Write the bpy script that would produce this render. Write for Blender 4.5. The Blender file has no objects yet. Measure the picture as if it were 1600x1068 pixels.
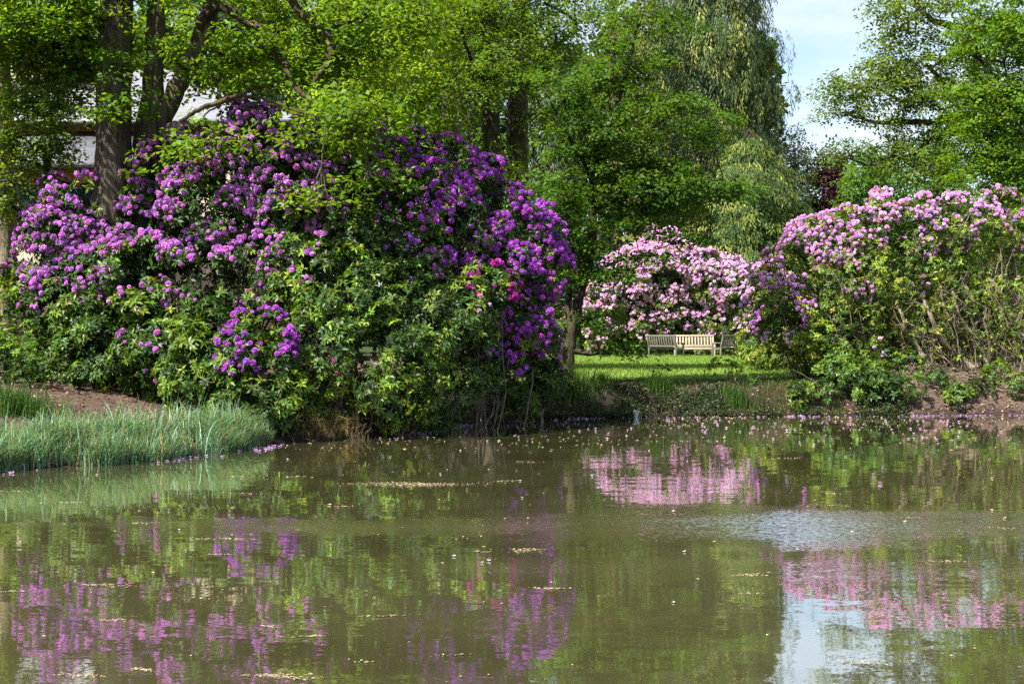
import bpy, math
import numpy as np
from mathutils import Vector

rng = np.random.default_rng(11)
C = bpy.context.scene.collection
F = 2222.0            # focal length in photo pixels (50 mm lens on 36 mm, 1600 px wide)
CAMZ = 1.97
HZ = 520.0            # horizon row

def W(px, py, D):
    """photo pixel at distance D -> world point"""
    return np.array([(px-800)/F*D, D, CAMZ-(py-HZ)/F*D])

# ------------------------------------------------------------------ mesh helpers
def link(name, me, mat, parent=None):
    o = bpy.data.objects.new(name, me)
    C.objects.link(o)
    if mat is not None:
        me.materials.append(mat)
    if parent is not None:
        o.parent = parent
    return o

def make_mesh(name, V, Fc, mat, parent=None, col=None, smooth=False, base=None, col_name='col'):
    """V (N,3), Fc (M,k) all faces with k corners; col (N,3) per vertex"""
    V = np.asarray(V, dtype=np.float32)
    Fc = np.asarray(Fc, dtype=np.int32)
    if base is not None:
        V = V-np.asarray(base, dtype=np.float32)
    me = bpy.data.meshes.new(name)
    n, m, k = len(V), len(Fc), Fc.shape[1]
    me.vertices.add(n); me.vertices.foreach_set('co', V.ravel())
    me.loops.add(m*k); me.loops.foreach_set('vertex_index', Fc.ravel())
    me.polygons.add(m)
    me.polygons.foreach_set('loop_start', np.arange(0, m*k, k, dtype=np.int32))
    if smooth:
        me.polygons.foreach_set('use_smooth', np.ones(m, dtype=bool))
    if col is not None:
        a = me.attributes.new(col_name, 'FLOAT_COLOR', 'POINT')
        c4 = np.ones((n, 4), dtype=np.float32); c4[:, :3] = col
        a.data.foreach_set('color', c4.ravel())
    me.update(calc_edges=True)
    return link(name, me, mat, parent)

def tag(o, label=None, cat=None, group=None, kind=None):
    if label: o['label'] = label
    if cat: o['category'] = cat
    if group: o['group'] = group
    if kind: o['kind'] = kind
    return o

def thing(name, label, cat, base, group=None, rotz=0.0):
    o = bpy.data.objects.new(name, None)
    C.objects.link(o)
    o.location = [float(v) for v in base]
    o.rotation_euler = (0, 0, rotz)
    o.empty_display_size = 0.3
    return tag(o, label, cat, group)

def nrm(v):
    return v/np.maximum(np.linalg.norm(v, axis=-1, keepdims=True), 1e-9)

def rand_dirs(n):
    return nrm(rng.normal(size=(n, 3)))

def frame(N):
    ref = np.where(np.abs(N[:, 2:3]) < 0.9, np.array([[0, 0, 1.]]), np.array([[1., 0, 0]]))
    T = nrm(np.cross(ref, N))
    return T, np.cross(N, T)

def jitter(col, n, v=0.25, h=0.12):
    """n colours round col: value varies by v, hue by h"""
    c = np.tile(np.asarray(col, dtype=float), (n, 1)) if np.ndim(col) == 1 else np.array(col, dtype=float)
    c = c*np.exp(rng.normal(0, v, (n, 1)))
    t = rng.normal(0, h, (n, 1))
    c[:, 0:1] *= np.exp(t); c[:, 1:2] *= np.exp(-t*0.25)
    return np.clip(c, 0.002, 0.9)

class Leaves:
    """collects kite-shaped blades as quads"""
    def __init__(self): self.V = []; self.Cc = []
    def blades(self, P, A, Nn, L, Wd, col, droop=0.15, mid=0.5):
        n = len(P)
        L = np.broadcast_to(np.asarray(L, dtype=float), (n,))[:, None]
        Wd = np.broadcast_to(np.asarray(Wd, dtype=float), (n,))[:, None]
        S = nrm(np.cross(A, Nn))
        U = np.cross(S, A)
        q = np.empty((n, 4, 3))
        q[:, 0] = P
        q[:, 1] = P+A*L*mid+S*Wd*.5+U*L*.07
        q[:, 2] = P+A*L-U*L*droop
        q[:, 3] = P+A*L*mid-S*Wd*.5+U*L*.07
        self.V.append(q.reshape(-1, 3))
        self.Cc.append(np.repeat(np.asarray(col), 4, axis=0))
    def rosettes(self, P, N, k, L, Wd, alpha, col, dv=0.16, dh=0.06, stem=0.0, keep=1.0):
        n = len(P)
        N = nrm(N)
        T, B = frame(N)
        ph0 = rng.uniform(0, 6.28, n)
        for i in range(k):
            ph = ph0+i*2*math.pi/k+rng.normal(0, .25, n)
            al = rng.uniform(alpha[0], alpha[1], n)
            R = T*np.cos(ph)[:, None]+B*np.sin(ph)[:, None]
            A = N*np.cos(al)[:, None]+R*np.sin(al)[:, None]
            A[:, 2] -= 0.12; A = nrm(A)
            Nn = nrm(N*np.sin(al)[:, None]-R*np.cos(al)[:, None]+rng.normal(0, .25, (n, 3)))
            ll = L*rng.uniform(.7, 1.15, n)
            m = rng.random(n) < keep
            p = P+R*stem*rng.uniform(.3, 1, (n, 1))+N*stem*rng.normal(0, .4, (n, 1))
            self.blades(p[m], A[m], Nn[m], ll[m], Wd*(ll[m]/L), jitter(col, n, dv, dh)[m])
    def build(self, name, mat, parent=None, base=None):
        V = np.concatenate(self.V); Cc = np.concatenate(self.Cc)
        return make_mesh(name, V, np.arange(len(V)).reshape(-1, 4), mat, parent, Cc, base=base)

class Tubes:
    """collects tapered tubes round polylines"""
    def __init__(self): self.V = []; self.Q = []; self.Cc = []; self.n = 0
    def add(self, pts, rad, sides=6, col=(.1, .08, .06), rough=0.0):
        pts = np.asarray(pts, dtype=float); m = len(pts)
        rad = np.broadcast_to(np.asarray(rad, dtype=float), (m,))
        T = nrm(np.gradient(pts, axis=0))
        ref = np.array([0.13, 0.99, 0.05]) if abs(T[:, 2]).mean() > .5 else np.array([0.1, 0.05, 0.99])
        X = nrm(np.cross(T, ref)); Y = np.cross(T, X)
        a = np.linspace(0, 2*math.pi, sides, endpoint=False)
        R = np.repeat(rad[:, None], sides, 1)
        if rough:
            k = rng.integers(2, 5)
            R = R*(1+rough*np.sin(a*k+rng.uniform(0, 6)+np.linspace(0, 2, m)[:, None])+rough*rng.normal(0, .5, (m, sides)))
        V = pts[:, None]+X[:, None]*(np.cos(a)[None, :, None]*R[..., None])+Y[:, None]*(np.sin(a)[None, :, None]*R[..., None])
        idx = np.arange(m*sides).reshape(m, sides)
        q = np.stack([idx[:-1], np.roll(idx[:-1], -1, 1), np.roll(idx[1:], -1, 1), idx[1:]], -1).reshape(-1, 4)
        self.V.append(V.reshape(-1, 3)); self.Q.append(q+self.n); self.n += m*sides
        cc = np.tile(np.asarray(col, float), (m*sides, 1))
        self.Cc.append(cc)
    def build(self, name, mat, parent=None, base=None):
        return make_mesh(name, np.concatenate(self.V), np.concatenate(self.Q), mat, parent, np.concatenate(self.Cc), smooth=True, base=base)

def smooth_path(pts, n, wob=0.0):
    """Catmull-Rom through pts, n samples"""
    p = np.asarray(pts, float); m = len(p)
    P = np.vstack([2*p[0]-p[1], p, 2*p[-1]-p[-2]])
    t = np.linspace(0, m-1-1e-6, n); i = t.astype(int); f = (t-i)[:, None]
    a, b, c, d = P[i], P[i+1], P[i+2], P[i+3]
    out = .5*((2*b)+(-a+c)*f+(2*a-5*b+4*c-d)*f*f+(-a+3*b-3*c+d)*f**3)
    if wob:
        w = rng.normal(0, wob, (n, 3)); w[0] = 0; w[-1] = 0
        out = out+w
    return out

def branch(tb, p0, p1, r0, r1, sides=5, n=7, wob=.06, sag=0.0, col=(.1, .08, .06)):
    p0 = np.asarray(p0, float); p1 = np.asarray(p1, float)
    L = np.linalg.norm(p1-p0)
    t = np.linspace(0, 1, n)[:, None]
    pts = p0+(p1-p0)*t
    pts[:, 2] += (np.sin(t[:, 0]*math.pi)*sag*L)
    w = np.cumsum(rng.normal(0, wob*L/n**.5, (n, 3)), 0)*.6
    pts += w*np.sin(t*math.pi)
    tb.add(pts, r0+(r1-r0)*t[:, 0], sides, col)
    return pts

class Boxes:
    def __init__(self): self.V = []; self.Q = []; self.n = 0
    def quad8(self, v):
        self.V.append(np.asarray(v, float)); q = np.array([[0, 1, 2, 3], [7, 6, 5, 4], [0, 4, 5, 1], [1, 5, 6, 2], [2, 6, 7, 3], [3, 7, 4, 0]])[:, ::-1]
        self.Q.append(q+self.n); self.n += 8
    def box(self, x0, x1, y0, y1, z0, z1, shear=0.0):
        """shear: y offset of the top relative to the bottom"""
        self.quad8([(x0, y0, z0), (x1, y0, z0), (x1, y1, z0), (x0, y1, z0),
                    (x0, y0+shear, z1), (x1, y0+shear, z1), (x1, y1+shear, z1), (x0, y1+shear, z1)])
    def build(self, name, mat, parent=None, bevel=0.0):
        o = make_mesh(name, np.concatenate(self.V), np.concatenate(self.Q), mat, parent)
        if bevel:
            b = o.modifiers.new('bevel', 'BEVEL'); b.width = bevel; b.segments = 2
        return o

# ------------------------------------------------------------------ materials
def new_mat(name):
    m = bpy.data.materials.new(name); m.use_nodes = True
    nt = m.node_tree; nt.nodes.clear()
    return m, nt, nt.nodes.new('ShaderNodeOutputMaterial')

def N(nt, t, **kw):
    n = nt.nodes.new(t)
    for k, v in kw.items():
        if k in n.inputs: n.inputs[k].default_value = v
        else: setattr(n, k, v)
    return n

def leaf_mat(name, rough=.45, trans=.35, tcol=(1.5, 1.45, .5), spec=.5):
    m, nt, out = new_mat(name); L = nt.links.new
    at = N(nt, 'ShaderNodeAttribute', attribute_name='col')
    pr = N(nt, 'ShaderNodeBsdfPrincipled'); pr.inputs['Roughness'].default_value = rough
    pr.inputs['Specular IOR Level'].default_value = spec
    L(at.outputs['Color'], pr.inputs['Base Color'])
    tr = N(nt, 'ShaderNodeBsdfTranslucent')
    mul = N(nt, 'ShaderNodeVectorMath', operation='MULTIPLY'); mul.inputs[1].default_value = tcol
    L(at.outputs['Color'], mul.inputs[0]); L(mul.outputs[0], tr.inputs['Color'])
    mx = N(nt, 'ShaderNodeMixShader'); mx.inputs[0].default_value = trans
    L(pr.outputs[0], mx.inputs[1]); L(tr.outputs[0], mx.inputs[2]); L(mx.outputs[0], out.inputs[0])
    return m

def bark_mat(name, a, b, scale=9.0, moss=(.09, .1, .02), mossy=.35):
    m, nt, out = new_mat(name); L = nt.links.new
    ge = N(nt, 'ShaderNodeNewGeometry')
    mp = N(nt, 'ShaderNodeMapping'); mp.inputs['Scale'].default_value = (scale, scale, scale*.16)
    L(ge.outputs['Position'], mp.inputs[0])
    no = N(nt, 'ShaderNodeTexNoise'); no.inputs['Scale'].default_value = 1.6; no.inputs['Detail'].default_value = 6; no.inputs['Roughness'].default_value = .65
    L(mp.outputs[0], no.inputs['Vector'])
    cr = N(nt, 'ShaderNodeValToRGB'); cr.color_ramp.elements[0].position = .36; cr.color_ramp.elements[1].position = .64
    cr.color_ramp.elements[0].color = (*a, 1); cr.color_ramp.elements[1].color = (*b, 1)
    L(no.outputs['Fac'], cr.inputs[0])
    n2 = N(nt, 'ShaderNodeTexNoise'); n2.inputs['Scale'].default_value = 1.7; n2.inputs['Detail'].default_value = 4
    L(ge.outputs['Position'], n2.inputs['Vector'])
    r2 = N(nt, 'ShaderNodeMapRange'); r2.inputs['From Min'].default_value = .5; r2.inputs['From Max'].default_value = .7; r2.inputs['To Max'].default_value = mossy
    L(n2.outputs['Fac'], r2.inputs[0])
    mx = N(nt, 'ShaderNodeMix', data_type='RGBA'); mx.inputs['B'].default_value = (*moss, 1)
    L(r2.outputs[0], mx.inputs['Factor']); L(cr.outputs[0], mx.inputs['A'])
    pr = N(nt, 'ShaderNodeBsdfPrincipled'); pr.inputs['Roughness'].default_value = .9
    pr.inputs['Specular IOR Level'].default_value = .2
    L(mx.outputs['Result'], pr.inputs['Base Color'])
    bp = N(nt, 'ShaderNodeBump'); bp.inputs['Strength'].default_value = 1; bp.inputs['Distance'].default_value = .06
    L(no.outputs['Fac'], bp.inputs['Height']); L(bp.outputs[0], pr.inputs['Normal'])
    L(pr.outputs[0], out.inputs[0])
    return m

def noise_mat(name, a, b, scale=(8, 8, 8), rough=.8, bump=.01, detail=5, lo=.35, hi=.65, spec=.3):
    m, nt, out = new_mat(name); L = nt.links.new
    tc = N(nt, 'ShaderNodeTexCoord')
    mp = N(nt, 'ShaderNodeMapping'); mp.inputs['Scale'].default_value = scale
    L(tc.outputs['Object'], mp.inputs[0])
    no = N(nt, 'ShaderNodeTexNoise'); no.inputs['Scale'].default_value = 1; no.inputs['Detail'].default_value = detail
    L(mp.outputs[0], no.inputs['Vector'])
    cr = N(nt, 'ShaderNodeValToRGB'); cr.color_ramp.elements[0].position = lo; cr.color_ramp.elements[1].position = hi
    cr.color_ramp.elements[0].color = (*a, 1); cr.color_ramp.elements[1].color = (*b, 1)
    L(no.outputs['Fac'], cr.inputs[0])
    pr = N(nt, 'ShaderNodeBsdfPrincipled'); pr.inputs['Roughness'].default_value = rough
    pr.inputs['Specular IOR Level'].default_value = spec
    L(cr.outputs[0], pr.inputs['Base Color'])
    if bump:
        bp = N(nt, 'ShaderNodeBump'); bp.inputs['Distance'].default_value = bump
        L(no.outputs['Fac'], bp.inputs['Height']); L(bp.outputs[0], pr.inputs['Normal'])
    L(pr.outputs[0], out.inputs[0])
    return m

M_LEAF = leaf_mat('broad_leaf', .55, .47, (2.08, 1.8, .4), .22)
M_RHODO = leaf_mat('rhododendron_leaf', .46, .26, (1.6, 1.5, .4), .32)
M_PETAL = leaf_mat('petal', .7, .35, (1.05, 1.0, 1.05), .2)
M_NEEDLE = leaf_mat('needle', .6, .3, (1.3, 1.3, .8), .2)
M_GRASS = leaf_mat('grass_blade', .5, .35, (1.3, 1.3, .7), .3)
M_BARK = bark_mat('oak_bark', (.035, .028, .022), (.13, .105, .085))
M_BARK_PALE = bark_mat('pale_bark', (.12, .09, .065), (.34, .28, .22), 7)
M_BARK_DARK = bark_mat('dark_bark', (.02, .016, .012), (.07, .055, .042))
M_BARK_MOSS = bark_mat('mossy_bark', (.022, .016, .010), (.075, .055, .03), 9, (.11, .10, .02), .7)
M_STEM = bark_mat('shrub_stem', (.09, .07, .05), (.3, .24, .18), 14, (.14, .14, .05), .3)

# ------------------------------------------------------------------ the pond and the ground
def shore(px, py):
    D = CAMZ*F/(py-HZ); return ((px-800)/F*D, D)
FAR_SHORE = [shore(*p) for p in [(-150, 748), (0, 736), (110, 729), (200, 722), (330, 709), (408, 697), (470, 690), (560, 686), (640, 678),
                                  (700, 667), (760, 658), (830, 655), (900, 653), (1000, 652), (1150, 650), (1300, 649), (1450, 649), (1600, 648)]]
POND = np.array([(-24, 3), (-23, 10), (-15, 16.5)]+FAR_SHORE+[(17, 33.5), (23, 29), (26, 20), (25, 8), (20, 3.2), (8, 2.6), (-8, 2.4)])

def pond_dist(x, y):
    """signed distance to the shoreline, positive on land"""
    x = np.asarray(x, float); y = np.asarray(y, float)
    P = POND; Q = np.roll(P, -1, 0)
    d = np.full(x.shape, 1e9); ins = np.zeros(x.shape, bool)
    for (ax, ay), (bx, by) in zip(P, Q):
        ex, ey = bx-ax, by-ay
        t = np.clip(((x-ax)*ex+(y-ay)*ey)/(ex*ex+ey*ey), 0, 1)
        d = np.minimum(d, np.hypot(x-ax-t*ex, y-ay-t*ey))
        c = ((ay > y) != (by > y)) & (x < ex*(y-ay)/(by-ay+1e-12)+ax)
        ins ^= c
    return np.where(ins, -d, d)

def sstep(a, b, x):
    t = np.clip((x-a)/(b-a), 0, 1); return t*t*(3-2*t)

_K = rng.normal(0, 1, (10, 2)); _PH = rng.uniform(0, 6.28, 10)
def bumps(x, y, s):
    r = 0
    for i in range(10):
        r = r+np.sin((x*_K[i, 0]+y*_K[i, 1])*s+_PH[i])
    return r/10

def ground_z(x, y):
    x = np.asarray(x, float); y = np.asarray(y, float)
    d = pond_dist(x, y)
    right = sstep(-2.5, 1.0, x)
    steep = .62*sstep(0, 1.0, d)+.24*sstep(1.0, 6.5, d)
    gentle = .2*sstep(0, .5, d)+.78*sstep(.3, 5.5, d)
    z = steep*right+gentle*(1-right)
    mound = .42*sstep(7.0, 9.5, x)*(1-sstep(15, 22, x))*sstep(.8, 3.2, d)*(1-sstep(6, 14, d))*sstep(20, 30, y)
    z = z+mound
    near = sstep(8, 2, y)
    z = z+near*.25*sstep(0, 2, d)
    lawn = lawn_mask(x, y)
    z = z+(bumps(x, y, 2.2)*.06+bumps(y, x, 6.0)*.025)*sstep(.1, .8, d)*(1-.8*lawn)
    z = np.where(d < 0, -.9*sstep(0, 3, -d)-.03, z)
    return z

def lawn_mask(x, y):
    d = pond_dist(x, y)
    return sstep(1.9, 3.4, d+bumps(x, y, 1.1)*.6)*sstep(-.5, 1.5, x)*sstep(30, 34, y)*(1-sstep(7.3, 8.6, x)*(1-sstep(40, 44, y)))*(1-sstep(74, 80, y))

def axis(lo, a, b, hi, fine, coarse):
    mid = np.arange(a, b+1e-6, fine)
    def grow(start, end, sgn):
        out = []; s = fine; v = start
        while abs(v-start) < abs(end-start):
            s *= coarse; v = v+sgn*s; out.append(v)
        return out
    return np.array(grow(a, lo, -1)[::-1]+list(mid)+grow(b, hi, 1))

def build_ground():
    xs = axis(-900, -10, 18, 900, .14, 1.12); ys = axis(-60, 19, 46, 1600, .14, 1.12)
    X, Y = np.meshgrid(xs, ys)
    Z = ground_z(X, Y)
    Z = Z-0.0
    n, m = X.shape
    idx = np.arange(n*m).reshape(n, m)
    q = np.stack([idx[:-1, :-1], idx[:-1, 1:], idx[1:, 1:], idx[1:, :-1]], -1).reshape(-1, 4)
    x, y = X.ravel(), Y.ravel()
    d = pond_dist(x, y)
    lm = lawn_mask(x, y)[:, None]
    soil = np.array([.085, .056, .042])+0*lm
    litter = sstep(6.5, 9, x)*sstep(28, 33, y)*(1-sstep(45, 52, y))
    soil = soil*(1-litter[:, None])+np.array([.095, .068, .052])*litter[:, None]
    bank_shade = (sstep(-1, 1, x)*(1-sstep(7, 9, x)))[:, None]
    soil = soil*(1-bank_shade)+np.array([.034, .028, .021])*bank_shade  # bank soil coloured darker to stand in for tree shadow
    soil = soil*(1+.35*bumps(x, y, 3.0)[:, None])
    far = sstep(50, 80, y)[:, None]
    soil = soil*(1-far)+np.array([.03, .05, .015])*far
    green = np.array([.14, .22, .035])*(1+.25*bumps(x, y, .9)[:, None])
    col = soil*(1-lm)+green*lm
    wet_shade = sstep(.55, .1, d)[:, None]  # damp waterline soil, widened and darkened to imitate undercut shade
    col = col*(1-wet_shade)+col*.3*wet_shade
    m_, nt, out = new_mat('ground'); L = nt.links.new
    at = N(nt, 'ShaderNodeAttribute', attribute_name='col')
    ge = N(nt, 'ShaderNodeNewGeometry')
    no = N(nt, 'ShaderNodeTexNoise'); no.inputs['Scale'].default_value = 9; no.inputs['Detail'].default_value = 8; no.inputs['Roughness'].default_value = .7
    L(ge.outputs['Position'], no.inputs['Vector'])
    r = N(nt, 'ShaderNodeMapRange'); r.inputs['From Min'].default_value = .3; r.inputs['From Max'].default_value = .7; r.inputs['To Min'].default_value = .55; r.inputs['To Max'].default_value = 1.5
    L(no.outputs['Fac'], r.inputs[0])
    mu = N(nt, 'ShaderNodeVectorMath', operation='SCALE'); L(at.outputs['Color'], mu.inputs[0]); L(r.outputs[0], mu.inputs['Scale'])
    pr = N(nt, 'ShaderNodeBsdfPrincipled'); pr.inputs['Roughness'].default_value = .95; pr.inputs['Specular IOR Level'].default_value = .15
    L(mu.outputs[0], pr.inputs['Base Color'])
    bp = N(nt, 'ShaderNodeBump'); bp.inputs['Distance'].default_value = .05; L(no.outputs['Fac'], bp.inputs['Height']); L(bp.outputs[0], pr.inputs['Normal'])
    L(pr.outputs[0], out.inputs[0])
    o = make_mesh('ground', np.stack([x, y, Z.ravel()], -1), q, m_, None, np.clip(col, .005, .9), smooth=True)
    tag(o, kind='structure')

build_ground()

def build_water():
    m, nt, out = new_mat('pond_water'); L = nt.links.new
    ge = N(nt, 'ShaderNodeNewGeometry')
    def noise(scale, detail, vec=None, sc=(1, 1, 1)):
        mp = N(nt, 'ShaderNodeMapping'); mp.inputs['Scale'].default_value = sc
        L(ge.outputs['Position'], mp.inputs[0])
        n = N(nt, 'ShaderNodeTexNoise'); n.inputs['Scale'].default_value = scale; n.inputs['Detail'].default_value = detail
        L(mp.outputs[0], n.inputs['Vector']); return n
    def math_(op, a, b=None, clamp=False):
        n = N(nt, 'ShaderNodeMath', operation=op); n.use_clamp = clamp
        for i, v in enumerate((a, b)):
            if v is None: continue
            if isinstance(v, (int, float)): n.inputs[i].default_value = v
            else: L(v, n.inputs[i])
        return n.outputs[0]
    # how rough the water is from place to place (calm, breezy patches, one wind streak)
    sep = N(nt, 'ShaderNodeSeparateXYZ'); L(ge.outputs['Position'], sep.inputs[0])
    def ellipse(cx, cy, rx, ry, wob):
        n = noise(.9, 3, sc=(.6, 1.2, 1))
        dx = math_('DIVIDE', math_('SUBTRACT', sep.outputs[0], cx), rx)
        dy = math_('DIVIDE', math_('SUBTRACT', sep.outputs[1], cy), ry)
        d = math_('SQRT', math_('ADD', math_('MULTIPLY', dx, dx), math_('MULTIPLY', dy, dy)))
        d = math_('ADD', d, math_('MULTIPLY', math_('SUBTRACT', n.outputs['Fac'], .5), wob))
        r = N(nt, 'ShaderNodeMapRange'); r.interpolation_type = 'SMOOTHSTEP'
        r.inputs['From Min'].default_value = 1.5; r.inputs['From Max'].default_value = .1
        L(d, r.inputs[0]); return r.outputs[0]
    streak = ellipse(2.8, 14.6, 2.6, 1.25, 1.9)
    tail = math_('MULTIPLY', ellipse(-.5, 14.5, 3.8, .6, 2.2), .6)
    tail2 = math_('MULTIPLY', ellipse(5.4, 14.2, 2.8, .5, 2.0), .55)
    mid = math_('MULTIPLY', ellipse(2.6, 11.9, 2.4, .7, 1.2), .10)
    mid2 = math_('MULTIPLY', ellipse(-.7, 12.1, 1.8, .8, 1.2), .06)
    big = noise(.35, 2, sc=(.5, 1.4, 1))
    calm = N(nt, 'ShaderNodeMapRange'); calm.inputs['From Min'].default_value = .35; calm.inputs['From Max'].default_value = .7
    calm.inputs['To Min'].default_value = .010; calm.inputs['To Max'].default_value = .034
    L(big.outputs['Fac'], calm.inputs[0])
    extra = math_('ADD', math_('ADD', math_('MAXIMUM', math_('MAXIMUM', streak, tail), tail2), mid), mid2)
    amp = math_('ADD', calm.outputs[0], math_('MULTIPLY', extra, .0))
    rip = noise(11, 2, sc=(.55, 1.0, 1))
    fine = noise(38, 1, sc=(.7, 1, 1))
    sw = noise(3.2, 1, sc=(.35, 1.0, 1))
    def centred(n, k):
        s = N(nt, 'ShaderNodeVectorMath', operation='SUBTRACT'); s.inputs[1].default_value = (.5, .5, .5)
        L(n.outputs['Color'], s.inputs[0])
        q = N(nt, 'ShaderNodeVectorMath', operation='MULTIPLY'); q.inputs[1].default_value = k; L(s.outputs[0], q.inputs[0]); return q.outputs[0]
    a1 = N(nt, 'ShaderNodeVectorMath', operation='ADD'); L(centred(rip, (.5, 1, 0)), a1.inputs[0]); L(centred(fine, (.6, .7, 0)), a1.inputs[1])
    a2a = N(nt, 'ShaderNodeVectorMath', operation='SCALE'); L(a1.outputs[0], a2a.inputs[0]); L(amp, a2a.inputs['Scale'])
    grain = noise(42, 2, sc=(.6, 1, 1))
    a2b = N(nt, 'ShaderNodeVectorMath', operation='SCALE'); L(centred(grain, (.5, 1, 0)), a2b.inputs[0]); L(math_('MULTIPLY', extra, .7), a2b.inputs['Scale'])
    tilt = N(nt, 'ShaderNodeVectorMath', operation='SCALE'); tilt.inputs[0].default_value = (0, -.075, 0); L(extra, tilt.inputs['Scale'])
    a2c = N(nt, 'ShaderNodeVectorMath', operation='ADD'); L(a2a.outputs[0], a2c.inputs[0]); L(tilt.outputs[0], a2c.inputs[1])
    a2 = N(nt, 'ShaderNodeVectorMath', operation='ADD'); L(a2c.outputs[0], a2.inputs[0]); L(a2b.outputs[0], a2.inputs[1])
    a3 = N(nt, 'ShaderNodeVectorMath', operation='ADD'); L(a2.outputs[0], a3.inputs[0]); L(centred(sw, (.004, .016, 0)), a3.inputs[1])
    a4 = N(nt, 'ShaderNodeVectorMath', operation='ADD'); L(a3.outputs[0], a4.inputs[0]); a4.inputs[1].default_value = (0, 0, 1)
    nn = N(nt, 'ShaderNodeVectorMath', operation='NORMALIZE'); L(a4.outputs[0], nn.inputs[0])
    silt = noise(.5, 4, sc=(.6, 1.3, 1))
    cr = N(nt, 'ShaderNodeValToRGB')
    cr.color_ramp.elements[0].position = .3; cr.color_ramp.elements[1].position = .7
    cr.color_ramp.elements[0].color = (.062, .058, .024, 1); cr.color_ramp.elements[1].color = (.092, .086, .038, 1)
    L(silt.outputs['Fac'], cr.inputs[0])
    df = N(nt, 'ShaderNodeBsdfDiffuse'); L(cr.outputs[0], df.inputs['Color'])
    gl = N(nt, 'ShaderNodeBsdfAnisotropic'); gl.inputs['Roughness'].default_value = .02; gl.inputs['Color'].default_value = (.97, .97, .95, 1); L(nn.outputs[0], gl.inputs['Normal'])
    fr = N(nt, 'ShaderNodeFresnel'); fr.inputs['IOR'].default_value = 3.2; L(nn.outputs[0], fr.inputs['Normal'])
    fm = math_('ADD', fr.outputs[0], .27, True)
    mxs = N(nt, 'ShaderNodeMixShader'); L(fm, mxs.inputs[0]); L(df.outputs[0], mxs.inputs[1]); L(gl.outputs[0], mxs.inputs[2])
    L(mxs.outputs[0], out.inputs[0])
    V = np.array([(-26, 1.5, 0), (28, 1.5, 0), (28, 37, 0), (-26, 37, 0)], float)
    # one sheet, cut a little outside the shoreline so that the bank meets it
    cen = np.array([0.5, 17.])
    P = POND.copy(); ring = []
    for i in range(len(P)):
        a, b, c = P[i-1], P[i], P[(i+1) % len(P)]
        e = nrm(b-a)+nrm(c-b); nv = np.array([e[1], -e[0]]); nv = nv/np.linalg.norm(nv)
        q = b+nv*.3
        if pond_dist(q[0], q[1]) < 0: q = b-nv*.3
        ring.append((q[0], q[1], 0))
    me = bpy.data.meshes.new('pond_water'); me.from_pydata(ring, [], [list(range(len(ring)))]); me.update()
    if me.polygons[0].normal.z < 0: me.flip_normals()
    tag(link('water', me, m), kind='structure')
build_water()

# ------------------------------------------------------------------ rhododendrons
def blob_world(b):
    px, py, r, D, fl, co = b
    return W(px, py, D), r*D/F, fl, co

DARK = (.028, .064, .010); MIDG = (.055, .11, .014); NEWG = (.125, .20, .016); YEL = (.14, .215, .018)

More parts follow.
